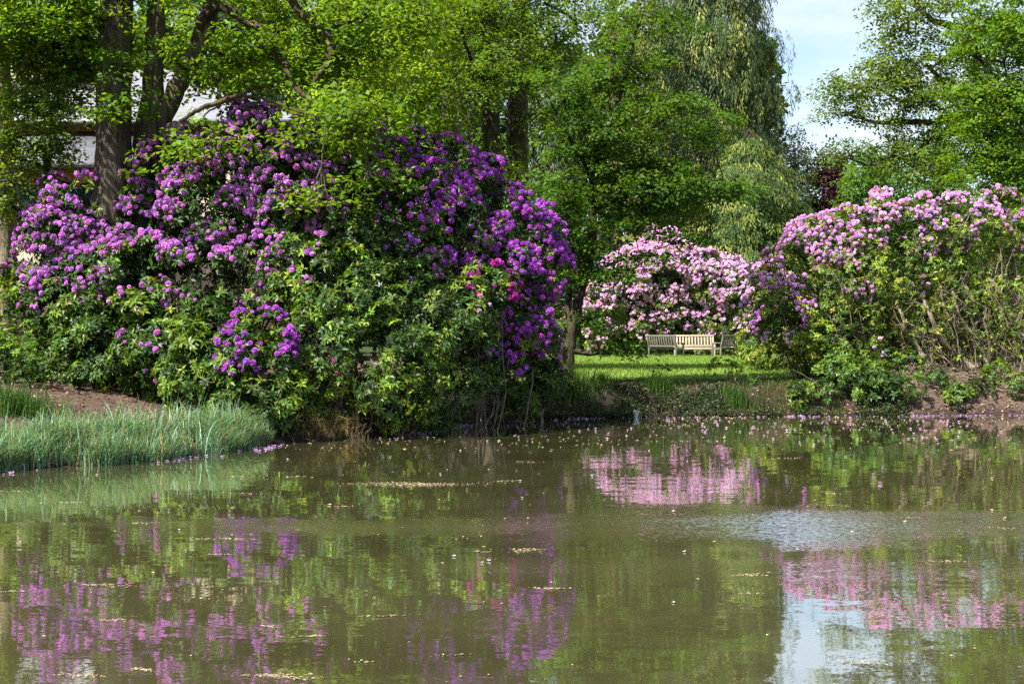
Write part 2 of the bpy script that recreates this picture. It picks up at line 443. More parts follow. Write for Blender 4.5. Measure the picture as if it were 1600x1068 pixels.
def rhododendron(label, base_px, blobs, leafcols=(DARK, MIDG, NEWG), weights=(.5, .3, .2), lod=1.0, lsize=.13,
                 leafdens=1.0, stems=12, flowersize=.060, group=None, name='rhododendron', stem_col=None, backcull=.4, petals=16):
    bl = [blob_world(b) for b in blobs]
    bx = W(*base_px); bz = float(ground_z(bx[0], bx[1]))
    base = np.array([bx[0], bx[1], bz])
    root = thing(name, label, 'shrub', base, group)
    lv = Leaves(); fl = Leaves(); tb = Tubes()
    if name == 'bush':
        for c, r, _, _ in bl:
            c[2] = max(c[2], float(ground_z(c[0], c[1]))+.12)
    cs = np.array([b[0] for b in bl]); rs = np.array([b[1] for b in bl])
    fcount = 0
    for bi, (c, r, fd, co) in enumerate(bl):
        n = max(6, int(4*math.pi*r*r/(.15*lod*lod)*leafdens))
        dr = rand_dirs(n)
        # clumps on the lumpy surface
        rad = r*(.86+.22*rng.random(n))
        P = c+dr*rad[:, None]*np.array([1, 1, .95])
        keep = P[:, 2] > ground_z(P[:, 0], P[:, 1])+min(.12, r*.3)
        for j, (c2, r2, _, _) in enumerate(bl):
            if j != bi:
                keep &= np.linalg.norm(P-c2, axis=1) > .82*r2
        back = dr[:, 1] > .35
        keep &= ~(back & (rng.random(n) > backcull))
        P, dr = P[keep], dr[keep]; n = len(P)
        if n == 0: continue
        A = nrm(dr+np.array([0, 0, .45]))
        rc = rng.uniform(.15, .36, n)*lod
        isfl = rng.random(n) < np.clip(fd*1.2*(1+.6*dr[:, 2]), 0, 1)
        ctype = rng.choice(3, n, p=weights)
        k = 13
        d2 = nrm(rand_dirs(n*k)+np.repeat(A, k, 0)*.9)
        p2 = np.repeat(P, k, 0)+d2*np.repeat(rc, k)[:, None]
        d2 = nrm(d2+np.array([0, 0, .35]))
        cc = np.array(leafcols)[np.repeat(ctype, k)]
        # some fresh shoots anywhere
        fresh = rng.random(n*k) < .12
        cc[fresh] = leafcols[2]
        ok = p2[:, 2] > ground_z(p2[:, 0], p2[:, 1])+.03
        p2, d2, cc = p2[ok], d2[ok], cc[ok]
        lv.rosettes(p2, d2, 8, lsize*lod**.5, lsize*.33*lod**.6, (.75, 1.75), jitter(cc, len(p2), .22, .12), .15, .06)
        # inner, older foliage
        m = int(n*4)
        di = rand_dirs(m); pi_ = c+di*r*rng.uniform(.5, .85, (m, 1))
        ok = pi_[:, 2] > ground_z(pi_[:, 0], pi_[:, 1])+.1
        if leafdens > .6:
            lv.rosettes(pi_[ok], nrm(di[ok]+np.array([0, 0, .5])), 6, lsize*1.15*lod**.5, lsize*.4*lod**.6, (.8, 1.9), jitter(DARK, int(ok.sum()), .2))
        # blossoms: round trusses of open florets
        if isfl.any():
            pf, af, rf = P[isfl], A[isfl], rc[isfl]
            kk = max(2, int(round(2.8+14*fd)))
            d3 = nrm(rand_dirs(len(pf)*kk)*.8+np.repeat(af, kk, 0))
            p3 = np.repeat(pf, kk, 0)+d3*(np.repeat(rf, kk)[:, None]+.05)
            fcount += len(p3)
            add_trusses(fl, p3, d3, flowersize*rng.uniform(.6, 1.25, len(p3)), co, petals)
    # stems from the ground into the blobs
    for i in range(stems):
        c, r = cs[i % len(cs)], rs[i % len(cs)]
        t = c+rand_dirs(1)[0]*r*.8; t[2] = max(t[2], bz+.3)
        f = np.array([base[0]+(t[0]-base[0])*rng.uniform(.3, .8), base[1]+(t[1]-base[1])*rng.uniform(.3, .9)+.1, 0])
        f[2] = ground_z(f[0], f[1])-.1
        branch(tb, f, t, rng.uniform(.02, .045), .008, 5, 8, .12, 0)
    tb.build('stems', M_STEM, root, base)
    lo = lv.build('foliage', M_RHODO, root, base)
    if fl.V:
        fo = fl.build('blossoms', M_PETAL, root, base); fo['kind'] = 'stuff'
    return root

def add_trusses(fl, P, A, R, col, petals=16):
    n = len(P)
    T, B = frame(A)
    shade = jitter(col, n, .24, .10)
    old = rng.random(n) < .04
    shade[old] = shade[old]*np.array([.6, .75, .4])
    ga = 2.39996
    for j in range(petals):
        z = 1-1.25*(j+.5)/petals
        s = math.sqrt(max(0, 1-z*z)); a = j*ga
        d = nrm(A*z+T*(s*math.cos(a))+B*(s*math.sin(a))+rng.normal(0, .12, (n, 3)))
        t2, b2 = frame(d)
        c0 = P+d*(R*.45)[:, None]
        for k in range(5):
            ph = k*2*math.pi/5+j
            r_ = t2*math.cos(ph)+b2*math.sin(ph)
            ax = nrm(d*.75+r_)
            fl.blades(c0, ax, nrm(d-r_*.6), R*.62, R*.52, jitter(shade, n, .17, .05), -.05, .62)

PURPLE = (.58, .23, .63); VIOLET = (.46, .115, .57); MAGENTA = (.55, .055, .40); LILAC = (.74, .40, .70); PALE = (.80, .44, .72)

# the tall left-hand mass: several bushes grown together.  blob = (px, py, radius px, distance, blossom share, blossom colour)
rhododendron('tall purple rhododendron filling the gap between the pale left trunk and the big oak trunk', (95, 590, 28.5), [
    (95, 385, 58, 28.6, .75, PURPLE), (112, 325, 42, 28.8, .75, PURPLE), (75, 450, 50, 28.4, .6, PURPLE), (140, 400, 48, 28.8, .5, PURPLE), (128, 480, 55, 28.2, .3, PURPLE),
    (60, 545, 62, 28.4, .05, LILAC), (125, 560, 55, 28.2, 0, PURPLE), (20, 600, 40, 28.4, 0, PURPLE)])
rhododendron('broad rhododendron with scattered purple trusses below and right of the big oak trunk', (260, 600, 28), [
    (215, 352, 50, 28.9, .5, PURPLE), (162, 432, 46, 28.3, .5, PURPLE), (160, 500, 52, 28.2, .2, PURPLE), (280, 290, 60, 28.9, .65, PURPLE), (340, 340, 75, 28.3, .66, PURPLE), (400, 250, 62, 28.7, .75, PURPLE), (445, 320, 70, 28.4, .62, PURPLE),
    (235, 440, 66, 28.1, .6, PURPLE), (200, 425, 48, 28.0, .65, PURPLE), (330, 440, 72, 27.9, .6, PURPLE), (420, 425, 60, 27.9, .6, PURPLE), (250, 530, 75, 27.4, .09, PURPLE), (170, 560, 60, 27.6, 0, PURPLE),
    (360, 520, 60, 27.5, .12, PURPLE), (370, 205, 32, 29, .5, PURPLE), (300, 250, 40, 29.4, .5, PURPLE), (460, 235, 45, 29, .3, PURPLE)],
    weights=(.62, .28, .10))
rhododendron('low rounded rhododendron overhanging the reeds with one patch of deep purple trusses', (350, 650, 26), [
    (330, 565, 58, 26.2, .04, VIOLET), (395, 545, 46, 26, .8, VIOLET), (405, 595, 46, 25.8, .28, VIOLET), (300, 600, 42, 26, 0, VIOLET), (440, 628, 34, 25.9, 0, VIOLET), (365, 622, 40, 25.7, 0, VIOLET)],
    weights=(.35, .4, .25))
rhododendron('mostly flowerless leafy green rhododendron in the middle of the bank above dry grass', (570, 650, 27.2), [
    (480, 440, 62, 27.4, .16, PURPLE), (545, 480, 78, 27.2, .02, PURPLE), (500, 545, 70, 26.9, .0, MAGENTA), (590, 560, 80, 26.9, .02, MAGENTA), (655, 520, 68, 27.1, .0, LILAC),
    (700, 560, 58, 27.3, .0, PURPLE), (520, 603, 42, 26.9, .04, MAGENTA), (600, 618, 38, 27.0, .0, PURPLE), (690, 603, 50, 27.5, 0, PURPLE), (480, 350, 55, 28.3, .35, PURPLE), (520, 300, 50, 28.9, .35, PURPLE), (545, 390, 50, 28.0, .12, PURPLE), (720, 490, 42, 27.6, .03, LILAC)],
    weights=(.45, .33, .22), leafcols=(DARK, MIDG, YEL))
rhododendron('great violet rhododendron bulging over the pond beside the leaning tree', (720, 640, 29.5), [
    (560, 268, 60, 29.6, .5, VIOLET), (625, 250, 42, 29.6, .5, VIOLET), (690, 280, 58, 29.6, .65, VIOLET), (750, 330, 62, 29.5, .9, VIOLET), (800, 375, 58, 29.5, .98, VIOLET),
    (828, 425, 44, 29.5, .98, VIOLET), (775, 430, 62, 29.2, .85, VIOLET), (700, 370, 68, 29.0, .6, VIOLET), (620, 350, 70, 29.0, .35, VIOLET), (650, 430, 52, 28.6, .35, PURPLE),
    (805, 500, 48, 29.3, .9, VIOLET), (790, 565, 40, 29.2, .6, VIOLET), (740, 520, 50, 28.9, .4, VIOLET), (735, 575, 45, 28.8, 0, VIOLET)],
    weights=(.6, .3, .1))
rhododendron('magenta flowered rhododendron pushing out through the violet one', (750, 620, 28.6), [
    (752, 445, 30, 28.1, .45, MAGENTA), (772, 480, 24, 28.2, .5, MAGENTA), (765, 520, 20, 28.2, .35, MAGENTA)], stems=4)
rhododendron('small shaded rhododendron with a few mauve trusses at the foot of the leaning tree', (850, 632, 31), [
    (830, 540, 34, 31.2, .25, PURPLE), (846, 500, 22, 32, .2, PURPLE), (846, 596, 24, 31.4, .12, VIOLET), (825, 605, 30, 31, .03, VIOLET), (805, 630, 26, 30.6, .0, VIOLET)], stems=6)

# behind the lawn
BC = ((.05, .09, .018), (.09, .14, .025), (.17, .23, .035))
rhododendron('lilac rhododendron bank rising left behind the garden benches', (1030, 560, 70), [
    (1040, 425, 52, 70, .85, PALE), (985, 440, 45, 70, .8, PALE), (1000, 500, 42, 70.4, .35, PALE), (955, 470, 36, 70, .6, PALE), (960, 525, 36, 70.4, .1, PALE), (1050, 490, 48, 70.4, .55, PALE),
    (1035, 395, 34, 70.5, .7, PALE), (1010, 545, 30, 70.2, .15, PALE), (920, 510, 40, 70, .35, PALE)],
    leafcols=BC, weights=(.35, .35, .3), lod=1.15, leafdens=1.15, petals=10, flowersize=.085, stems=6)
rhododendron('lilac rhododendron bank right behind the garden benches, joining the near right shrub', (1130, 560, 70), [
    (1095, 440, 46, 70, .85, PALE), (1145, 455, 44, 70, .85, PALE), (1195, 455, 40, 70, .8, PALE), (1110, 500, 44, 70.4, .55, PALE), (1165, 500, 44, 70.4, .5, PALE), (1090, 540, 34, 70.2, .15, PALE),
    (1150, 540, 34, 70.2, .15, PALE), (1215, 510, 40, 70.4, .3, PALE)],
    leafcols=BC, weights=(.35, .35, .3), lod=1.15, leafdens=1.15, petals=10, flowersize=.085, stems=6)
# the right-hand shrub
RC = ((.055, .10, .014), (.11, .17, .018), (.19, .25, .025))
rhododendron('tall lilac topped rhododendron arching over the bank right of the lawn', (1330, 590, 38), [
    (1328, 374, 42, 37.5, .8, LILAC), (1390, 354, 43, 37.5, .85, LILAC), (1450, 350, 42, 37.5, .95, LILAC), (1508, 346, 38, 37.5, .85, LILAC), (1280, 390, 44, 37.3, .8, LILAC),
    (1240, 430, 48, 37.2, .55, LILAC), (1300, 450, 64, 37.2, .25, LILAC), (1380, 425, 56, 37.4, .16, LILAC), (1210, 480, 44, 37, .5, LILAC), (1250, 520, 46, 36.8, .32, LILAC),
    (1310, 530, 58, 36.6, .06, LILAC), (1455, 400, 46, 37.6, .1, LILAC)],
    leafcols=RC, weights=(.35, .4, .25), stems=44, leafdens=.8, backcull=.5, lsize=.11)
rhododendron('rounded pale leaved rhododendron with a mauve patch at the lawn edge', (1195, 580, 42), [
    (1200, 535, 40, 42, .08, PURPLE), (1192, 552, 20, 41.5, .0, LILAC), (1225, 500, 30, 41, .8, PURPLE), (1232, 545, 30, 40.5, .25, PURPLE), (1200, 480, 30, 42, .5, LILAC)],
    leafcols=RC, weights=(.4, .4, .2), stems=5)
rhododendron('sprawling low flowerless rhododendron dipping to the water under the right shrub', (1320, 620, 36), [
    (1275, 612, 26, 34.7, 0, LILAC), (1310, 600, 34, 34.9, 0, LILAC), (1350, 605, 34, 34.8, 0, LILAC), (1385, 612, 28, 34.6, 0, LILAC), (1330, 578, 34, 35.6, 0, LILAC), (1250, 622, 20, 34.4, 0, LILAC), (1418, 620, 20, 34.5, 0, LILAC), (1365, 625, 20, 34.3, 0, LILAC), (1285, 580, 26, 35.8, 0, LILAC)],
    leafcols=(DARK, MIDG, (.09, .16, .014)), weights=(.5, .35, .15), stems=6)
rhododendron('thin leafed rhododendron on bare stems at the right end of the bank', (1530, 585, 37), [
    (1560, 350, 44, 38, .4, LILAC), (1540, 375, 40, 37.6, .12, LILAC), (1600, 350, 40, 38, .3, PURPLE), (1590, 440, 60, 38, .04, LILAC), (1520, 450, 50, 38.2, .03, LILAC), (1610, 520, 56, 38, 0, LILAC), (1500, 520, 46, 38.6, 0, LILAC), (1440, 490, 46, 38.4, 0, LILAC), (1650, 420, 60, 38, .1, PURPLE)],
    leafcols=RC, weights=(.35, .4, .25), leafdens=.5, stems=46, backcull=.6, lsize=.10)

def tube_thing(name, label, cat, items, mat, part, group=None):
    """several stems of ONE plant; items: (pixel path, distance list or one, width px list)"""
    p0 = W(items[0][0][0][0], items[0][0][0][1], items[0][1]); p0[2] = float(ground_z(p0[0], p0[1]))
    root = thing(name, label, cat, p0, group)
    for path, D, wd in items:
        tb = Tubes()
        pts = np.array([W(x, y, D+.25*math.sin(i*1.7)) for i, (x, y) in enumerate(path)])
        n = 6*len(path)
        sp = smooth_path(pts, n, .012)
        r = np.interp(np.linspace(0, 1, n), np.linspace(0, 1, len(wd)), wd)*D/F/2
        tb.add(sp, r, 8, rough=.1)
        for _ in range(5):
            k = rng.integers(n//3, n)
            branch(tb, sp[k], sp[k]+nrm(rng.normal(size=3)+np.array([-.3, -.3, .5]))*rng.uniform(.3, .9), r[k]*.45, .004, 4, 6, .15)
        tb.build('stem', mat, root, p0)
    return root

tube_thing('bare_shrub', 'old grey rhododendron stems fanning up and left from one root on the leaf litter', 'shrub', [
    ([(1525, 578), (1500, 560), (1470, 530), (1452, 490), (1440, 465), (1425, 440)], 36.6, [15, 10, 8, 5, 3]),
    ([(1530, 575), (1520, 545), (1500, 520), (1480, 490), (1465, 440)], 36.9, [12, 8, 6, 4]),
    ([(1545, 572), (1530, 545), (1512, 520), (1495, 485), (1488, 455)], 36.8, [11, 8, 6, 4]),
    ([(1550, 575), (1545, 530), (1530, 495), (1515, 460), (1500, 430)], 37.2, [10, 8, 6, 4])], M_STEM, 'stems')
tube_thing('bare_shrub', 'pair of crooked brown stems leaning over twiggy litter at the left of the bare patch', 'shrub', [
    ([(1450, 575), (1435, 545), (1415, 520), (1412, 500), (1400, 470)], 36.5, [12, 9, 6, 3]),
    ([(1452, 570), (1455, 540), (1430, 525), (1420, 505)], 36.7, [8, 6, 4])], M_STEM, 'stems')
tube_thing('bare_shrub', 'thick stems crossing upwards to the left at the right edge of the picture', 'shrub', [
    ([(1610, 560), (1590, 520), (1570, 480), (1555, 450), (1540, 430)], 37.3, [14, 10, 7, 5]),
    ([(1625, 540), (1600, 525), (1575, 520)], 37, [10, 8, 6]), ([(1620, 520), (1598, 510), (1574, 506)], 37.2, [9, 7, 5]),
    ([(1605, 590), (1592, 620), (1588, 600), (1598, 560)], 36, [6, 4, 3]), ([(1570, 570), (1568, 500), (1572, 420)], 37.1, [5, 4, 3]), ([(1560, 580), (1540, 480), (1541, 410)], 37.4, [6, 5, 4])], M_STEM, 'stems')
def thicket():
    b = W(1500, 590, 37); b[2] = float(ground_z(b[0], b[1]))
    root = thing('rhododendron', 'open twiggy rhododendron with olive leaves between the lilac topped shrub and the bare stems', 'shrub', b)
    tb = Tubes(); lv = Leaves(); ends = []
    for i in range(150):
        px = rng.uniform(1300, 1640); f = W(px+rng.uniform(10, 60), 585, rng.uniform(36.2, 38.6)); f[2] = ground_z(f[0], f[1])-.05
        t = W(px-rng.uniform(0, 50), rng.uniform(395, 560), f[1]+rng.uniform(-.5, .3))
        pts = branch(tb, f, t, rng.uniform(.008, .026), .005, 5, 10, .16, .05)
        for j in range(6):
            k = rng.integers(3, 10)
            e = pts[k]+nrm(rng.normal(size=3)+np.array([-.2, -.4, .5]))*rng.uniform(.15, .6)
            branch(tb, pts[k], e, .006, .003, 3, 5, .14); ends.append(e)
        ends.append(t)
    E = np.array(ends); E = E[rng.random(len(E)) < .72]
    E2 = np.repeat(E, 3, 0)+rng.normal(0, .10, (len(E)*3, 3))
    cc = np.array(RC)[rng.choice(3, len(E2), p=(.35, .4, .25))]
    lv.rosettes(E2, nrm(rng.normal(0, .5, E2.shape)+np.array([0, -.2, .8])), 7, .105, .034, (.6, 1.6), jitter(cc, len(E2), .25, .12), .15, .06)
    tb.build('stems', M_STEM, root, b); lv.build('foliage', M_RHODO, root, b)
thicket()
tube_thing('bare_shrub', 'three thin upright twigs from one clump low on the leaf litter', 'shrub', [
    ([(1462, 612), (1452, 592), (1440, 572)], 35.6, [5, 3, 2]), ([(1463, 612), (1460, 590), (1458, 570)], 35.6, [4, 3, 2]), ([(1465, 612), (1468, 590), (1465, 575)], 35.6, [4, 3, 2])], M_STEM, 'stems')

# ------------------------------------------------------------------ trees
def tree(name, label, D, trunk, limbs, crowns, bark, leaf=(.06, .12, .015), leaf2=(.10, .17, .02), leafL=.10, leafW=.6,
         spray_r=(.45, .85), tips=9, per=8, bark_limb=None, group=None, sides=12, flat=.3, twig=.006, cat='tree', keep=1.0, trunk2=None):
    """trunk/limbs: lists of (pixel path, half-widths px, distance path or number); crowns: (px, py, rx px, ry px, D, rD m, sprays)"""
    p = trunk[0][0][0]
    D0 = trunk[0][2] if np.isscalar(trunk[0][2]) else trunk[0][2][0]
    b = W(p[0], p[1], D0); b[2] = float(ground_z(b[0], b[1]))
    root = thing(name, label, cat, b, group)
    skel = []; skr = []
    def tubes(items, sd):
        tb = Tubes()
        for path, hw, Ds in items:
            Ds = [Ds]*len(path) if np.isscalar(Ds) else Ds
            pts = np.array([W(x, y, d) for (x, y), d in zip(path, Ds)])
            n = max(8, 5*len(path)); sp = smooth_path(pts, n, .01)
            r = np.interp(np.linspace(0, 1, n), np.linspace(0, 1, len(hw)), hw)*np.mean(Ds)/F
            if path is trunk[0][0]:
                sp[0, 2] = b[2]-.2
                r = r*(1+.5*np.exp(-np.linspace(0, 14, n)))
            tb.add(sp, r, sd, rough=.06)
            skel.append(sp); skr.append(r)
        return tb
    tb = tubes(trunk, sides); tb.build('trunk', bark, root, b)
    if limbs:
        for lm in limbs:
            tubes([lm], 8).build('limb', bark_limb or bark, root, b)
    SK = np.concatenate(skel); SR = np.concatenate(skr)
    tw = Tubes(); lv = Leaves()
    for (px, py, rx, ry, cd, rd, ns) in crowns:
        c = W(px, py, cd); R = np.array([rx*cd/F, rd, ry*cd/F])
        d = rand_dirs(ns); q = c+d*R*(rng.random((ns, 1))**.45)
        # main branch into this crown lobe from the nearest skeleton point
        k = np.argmin(np.linalg.norm(SK-c, axis=1)+np.maximum(0, SK[:, 2]-c[2])*.8)
        far = q[np.argmax(np.linalg.norm((q-SK[k])/1, axis=1))]
        mains = [branch(tw, SK[k], SK[k]+(c-SK[k])*1.05, min(SR[k]*.6, .09), .02, 5, 9, .07)]
        for t in q[rng.choice(ns, min(ns, 4), replace=False)]:
            mains.append(branch(tw, mains[0][5], t, .028, .008, 4, 8, .08))
        MB = np.concatenate(mains)
        for t in q:
            j = np.argmin(np.linalg.norm(MB-t, axis=1))
            if np.linalg.norm(MB[j]-t) > .25:
                branch(tw, MB[j], t, .012, twig, 3, 5, .08)
        sr = rng.uniform(spray_r[0], spray_r[1], ns)
        out = nrm(q-c); out[:, 2] *= .3; out = nrm(out+rng.normal(0, .2, (ns, 3)))
        k2 = tips
        Q = np.repeat(q, k2, 0); O = np.repeat(out, k2, 0); S = np.repeat(sr, k2)[:, None]
        off = rng.normal(0, .5, (ns*k2, 3))*S; off[:, 2] *= flat
        off += O*S*.25; off[:, 2] -= (np.linalg.norm(off[:, :2], axis=1)**2)*.18/np.maximum(S[:, 0], .2)
        P = Q+off
        Nn = nrm(np.array([0, 0, 1.0])+.45*nrm(off)+rng.normal(0, .35, (ns*k2, 3)))
        mixv = np.clip(np.repeat(rng.random(ns), k2)+rng.normal(0, .15, ns*k2), 0, 1)[:, None]
        cc = np.array(leaf)*(1-mixv)+np.array(leaf2)*mixv
        lv.rosettes(P, Nn, per, leafL, leafL*leafW, (.8, 1.75), jitter(cc, len(P), .15, .06), .15, .06, stem=leafL*.9, keep=keep)
    tw.build('branches', bark, root, b)
    lv.build('crown', M_LEAF, root, b)
    return root

OAK1, OAK2 = (.05, .11, .008), (.13, .235, .016)
tree('oak_tree', 'stout dark oak trunk rising straight out of the purple rhododendron, left of the forked one', 28.9,
     [([(168, 600), (171, 380), (177, 280), (178, 150), (184, 0), (196, -220)], [36, 32, 28, 26, 24, 14], 28.9)],
     [([(188, 78), (150, 70), (110, 76), (60, 78), (-20, 84)], [6, 5, 4, 3, 2.5], [28.9, 29.1, 29.3, 29.4, 29.5]),
      ([(190, -60), (230, -90), (300, -110), (380, -120)], [9, 7, 5, 3], [28.6, 27.5, 26.5, 25.5])],
     [(60, 50, 110, 60, 28.9, 1.2, 84), (30, -60, 150, 60, 28, 3, 34), (200, -60, 120, 50, 28, 2.5, 20), (105, 110, 60, 38, 29.4, 1.0, 26), (215, 60, 60, 38, 30.5, .9, 22), (130, 20, 50, 30, 28, .6, 9), (205, 110, 26, 24, 28.4, .4, 5),
      (192, 172, 26, 20, 28, .35, 5), (290, -40, 110, 50, 28, 2, 16)],
     M_BARK, OAK1, OAK2, leafL=.14, leafW=.66)
tree('oak_tree', 'forked grey oak trunk right of the stout dark one, with mossy crooked limbs', 29.4,
     [([(222, 560), (228, 380), (232, 290), (236, 210), (240, 150), (243, 60), (246, -60), (240, -200)], [34, 30, 27, 24, 17, 15, 13, 8], 29.4),
      ([(240, 215), (262, 170), (288, 115), (318, 62), (330, 10), (345, -100), (350, -200)], [16, 16, 15, 15, 13, 9, 5], 29.4)],
     [([(300, 90), (318, 32), (345, 12), (380, 32), (410, 44), (445, 47)], [9, 9, 8, 7, 5, 4], [29.4, 29.2, 29, 28.8, 28.4, 28]),
      ([(326, -40), (390, -60), (440, -20), (470, 20), (505, 48), (518, 76), (508, 105), (490, 130)], [8, 8, 7, 7, 7.5, 7, 5, 3], [29.4, 29, 28.5, 28.2, 28, 27.8, 27.6, 27.5]),
      ([(282, 190), (310, 172), (335, 163), (370, 150), (400, 138), (430, 134)], [3, 3.2, 3.6, 3.4, 2.6, 1.5], [26.6, 26.8, 27, 27.3, 27.6, 27.9]),
      ([(350, 160), (395, 150), (440, 165), (480, 178), (520, 182), (575, 176)], [2.4, 2.2, 2, 1.8, 1.4, 1], [28, 27.6, 27.2, 27, 26.8, 26.5]),
      ([(425, 85), (445, 100), (455, 125), (470, 145), (500, 165)], [6, 6, 5, 4, 3], [28.2, 28, 27.8, 27.6, 27.5])],
     [(380, 90, 80, 55, 31.0, 1.0, 36), (430, 50, 90, 55, 30.6, 1.0, 30), (290, 60, 60, 60, 31.2, .8, 20), (400, 70, 80, 40, 27.6, .6, 8), (330, 120, 40, 20, 28.6, .5, 7), (430, 125, 70, 16, 28.4, .7, 9), (300, 200, 18, 14, 28, .3, 3), (540, 90, 85, 60, 28.6, 1.2, 32), (470, -40, 160, 50, 29, 2.5, 24),
      (600, 10, 100, 60, 28.5, 2, 34), (335, 228, 44, 16, 27.2, .4, 6), (470, 215, 40, 30, 27.4, .4, 4), (550, 225, 60, 36, 27.6, .5, 6), (560, 175, 70, 25, 26.8, .8, 14), (265, 90, 16, 16, 28.4, .3, 2),
      (500, 320, 36, 36, 27, .3, 4), (580, 290, 30, 30, 27, .4, 4)],
     M_BARK, OAK1, (.135, .23, .018), bark_limb=M_BARK_MOSS, leafL=.14, leafW=.66)
tree('lime_tree', 'slender young tree with fresh green hanging leaves in front of the house at the left', 29.4,
     [([(68, 610), (72, 420), (72, 300), (74, 262), (72, 238), (62, 205), (55, 170)], [6, 5.5, 5, 5, 4, 3, 2], 29.4),
      ([(74, 262), (80, 230), (84, 190), (92, 150)], [4, 4, 3, 2], 29.4)], [],
     [(40, 160, 60, 45, 28.9, .9, 34), (95, 170, 45, 45, 28.9, .8, 22), (50, 235, 55, 40, 28.9, .8, 26), (5, 320, 32, 60, 28.4, .7, 22), (15, 250, 40, 60, 28.6, .8, 20), (100, 235, 22, 30, 28.9, .5, 8), (8, 430, 24, 50, 28, .5, 12), (75, 100, 60, 30, 28.9, .8, 18)],
     M_BARK_DARK, (.06, .12, .016), (.14, .22, .03), leafL=.085, leafW=.8, spray_r=(.3, .6), flat=.5)
tree('beech_tree', 'pale sunlit trunk cut by the left edge of the picture', 30.2,
     [([(6, 610), (4, 480), (6, 300), (4, 180), (0, 60), (-10, -150)], [22, 19, 17, 16, 13, 8], 30.2)], [],
     [(-40, 20, 90, 90, 29, 2.5, 40), (-60, 130, 60, 60, 29, 2, 16)],
     M_BARK_PALE, OAK1, OAK2)
tree('maple_tree', 'tall tree with a pale sunlit trunk and yellow green leaves above the violet rhododendron', 44,
     [([(722, 560), (715, 330), (707, 200), (704, 120), (702, 40), (700, -150)], [18, 17, 16, 15, 13, 8], 44)],
     [([(712, 260), (650, 215), (590, 195)], [4, 3, 2], [44, 43, 42]), ([(706, 120), (640, 40), (600, -30)], [6, 4, 3], [44, 42.5, 41]), ([(706, 90), (760, 20), (790, -60)], [6, 4, 3], [44, 43, 42])],
     [(560, 160, 90, 60, 40.5, 2.0, 52), (640, 220, 80, 45, 40.5, 1.8, 44), (620, 90, 90, 60, 40, 2.2, 56), (540, 235, 70, 35, 41, 1.4, 26), (700, 40, 90, 60, 41.5, 2.2, 44), (640, -30, 150, 60, 41, 3, 60), (500, 60, 70, 70, 42, 2, 34),
      (760, 250, 40, 40, 41, 1, 12)],
     M_BARK_PALE, (.09, .16, .012), (.20, .31, .02), leafL=.14, leafW=.75, spray_r=(.5, .95))
tree('oak_tree', 'nearer of two straight dark trunks standing side by side behind the violet rhododendron', 41,
     [([(770, 590), (769, 350), (768, 250), (766, 150), (764, 0), (760, -160)], [17, 16, 15, 14, 12, 8], 41)],
     [([(767, 140), (735, 90), (720, 40)], [5, 3, 2], [41, 40, 39])],
     [(790, 100, 70, 40, 38.8, 1.8, 36), (730, 140, 55, 45, 39.5, 1.6, 20), (760, 40, 90, 60, 39.5, 2.2, 50), (790, -50, 120, 60, 40, 3, 46)],
     M_BARK_DARK, (.05, .105, .013), (.09, .155, .02), leafL=.12)
tree('oak_tree', 'farther and thicker of two straight dark trunks behind the violet rhododendron', 43,
     [([(806, 590), (807, 350), (808, 250), (808, 150), (812, 0), (815, -160)], [20, 18, 17, 16, 13, 8], 43)],
     [([(812, 150), (850, 90), (900, 40), (850, 5)], [5, 4, 3, 2], [43, 42, 41, 40])],
     [(860, 70, 80, 60, 40.5, 2, 48), (850, 175, 60, 26, 40.5, 1.5, 18), (900, -20, 110, 60, 41, 2.5, 50), (820, 10, 70, 50, 42, 2, 26)],
     M_BARK_DARK, (.05, .105, .013), (.10, .17, .02), leafL=.12)
tree('hornbeam_tree', 'leaning dark tree on the pond bank between the violet rhododendron and the lawn', 35,
     [([(880, 606), (888, 560), (894, 515), (905, 462), (920, 410), (925, 350), (926, 300), (935, 255), (952, 200), (968, 150), (985, 90), (1000, 20)], [9.5, 8.5, 8, 7.5, 7, 6.5, 6, 6, 5, 4, 3, 2], 34.8),
      ([(892, 520), (888, 470), (896, 420), (890, 360), (870, 300)], [6, 5, 4, 3.5, 2.5], 35)],
     [([(927, 290), (905, 240), (880, 200), (860, 160)], [3, 3, 2, 1.5], [35, 34.6, 34.2, 34]), ([(950, 205), (1000, 180), (1050, 165)], [3, 2.5, 1.5], [35, 34.5, 34]),
      ([(926, 330), (990, 300), (1060, 290), (1130, 280)], [3, 3, 2, 1.5], [35, 34.8, 34.5, 34.4]), ([(915, 430), (960, 410), (1000, 400)], [2.5, 2, 1], [35, 34.6, 34.3])],
     [(880, 310, 62, 42, 34.2, 1.1, 36), (935, 225, 88, 44, 34.4, 1.2, 46), (1010, 275, 80, 32, 34.3, 1.2, 42), (1095, 295, 66, 26, 34.5, 1.0, 30), (1010, 330, 60, 24, 34.8, .9, 18), (905, 395, 50, 40, 34.3, .9, 18), (960, 430, 36, 26, 34.2, .6, 9), (1020, 400, 26, 12, 34.3, .5, 4),
      (960, 120, 80, 50, 34.2, 1.2, 26), (895, 150, 60, 50, 34.3, 1.0, 22), (1050, 185, 80, 36, 34.3, 1.1, 24), (1115, 215, 40, 30, 34.4, .8, 9), (1000, 40, 90, 40, 34.3, 1.2, 18), (975, 545, 30, 16, 34.6, .4, 5), (870, 470, 20, 30, 35.4, .5, 7), (940, 500, 26, 20, 34.5, .5, 6),
      (990, 345, 50, 16, 34.3, .7, 9),  (1070, 372, 36, 12, 34.5, .5, 4)],
     M_BARK_DARK, (.023, .066, .006), (.066, .138, .011), leafL=.11, leafW=.66, spray_r=(.4, .75), flat=.2, tips=11)
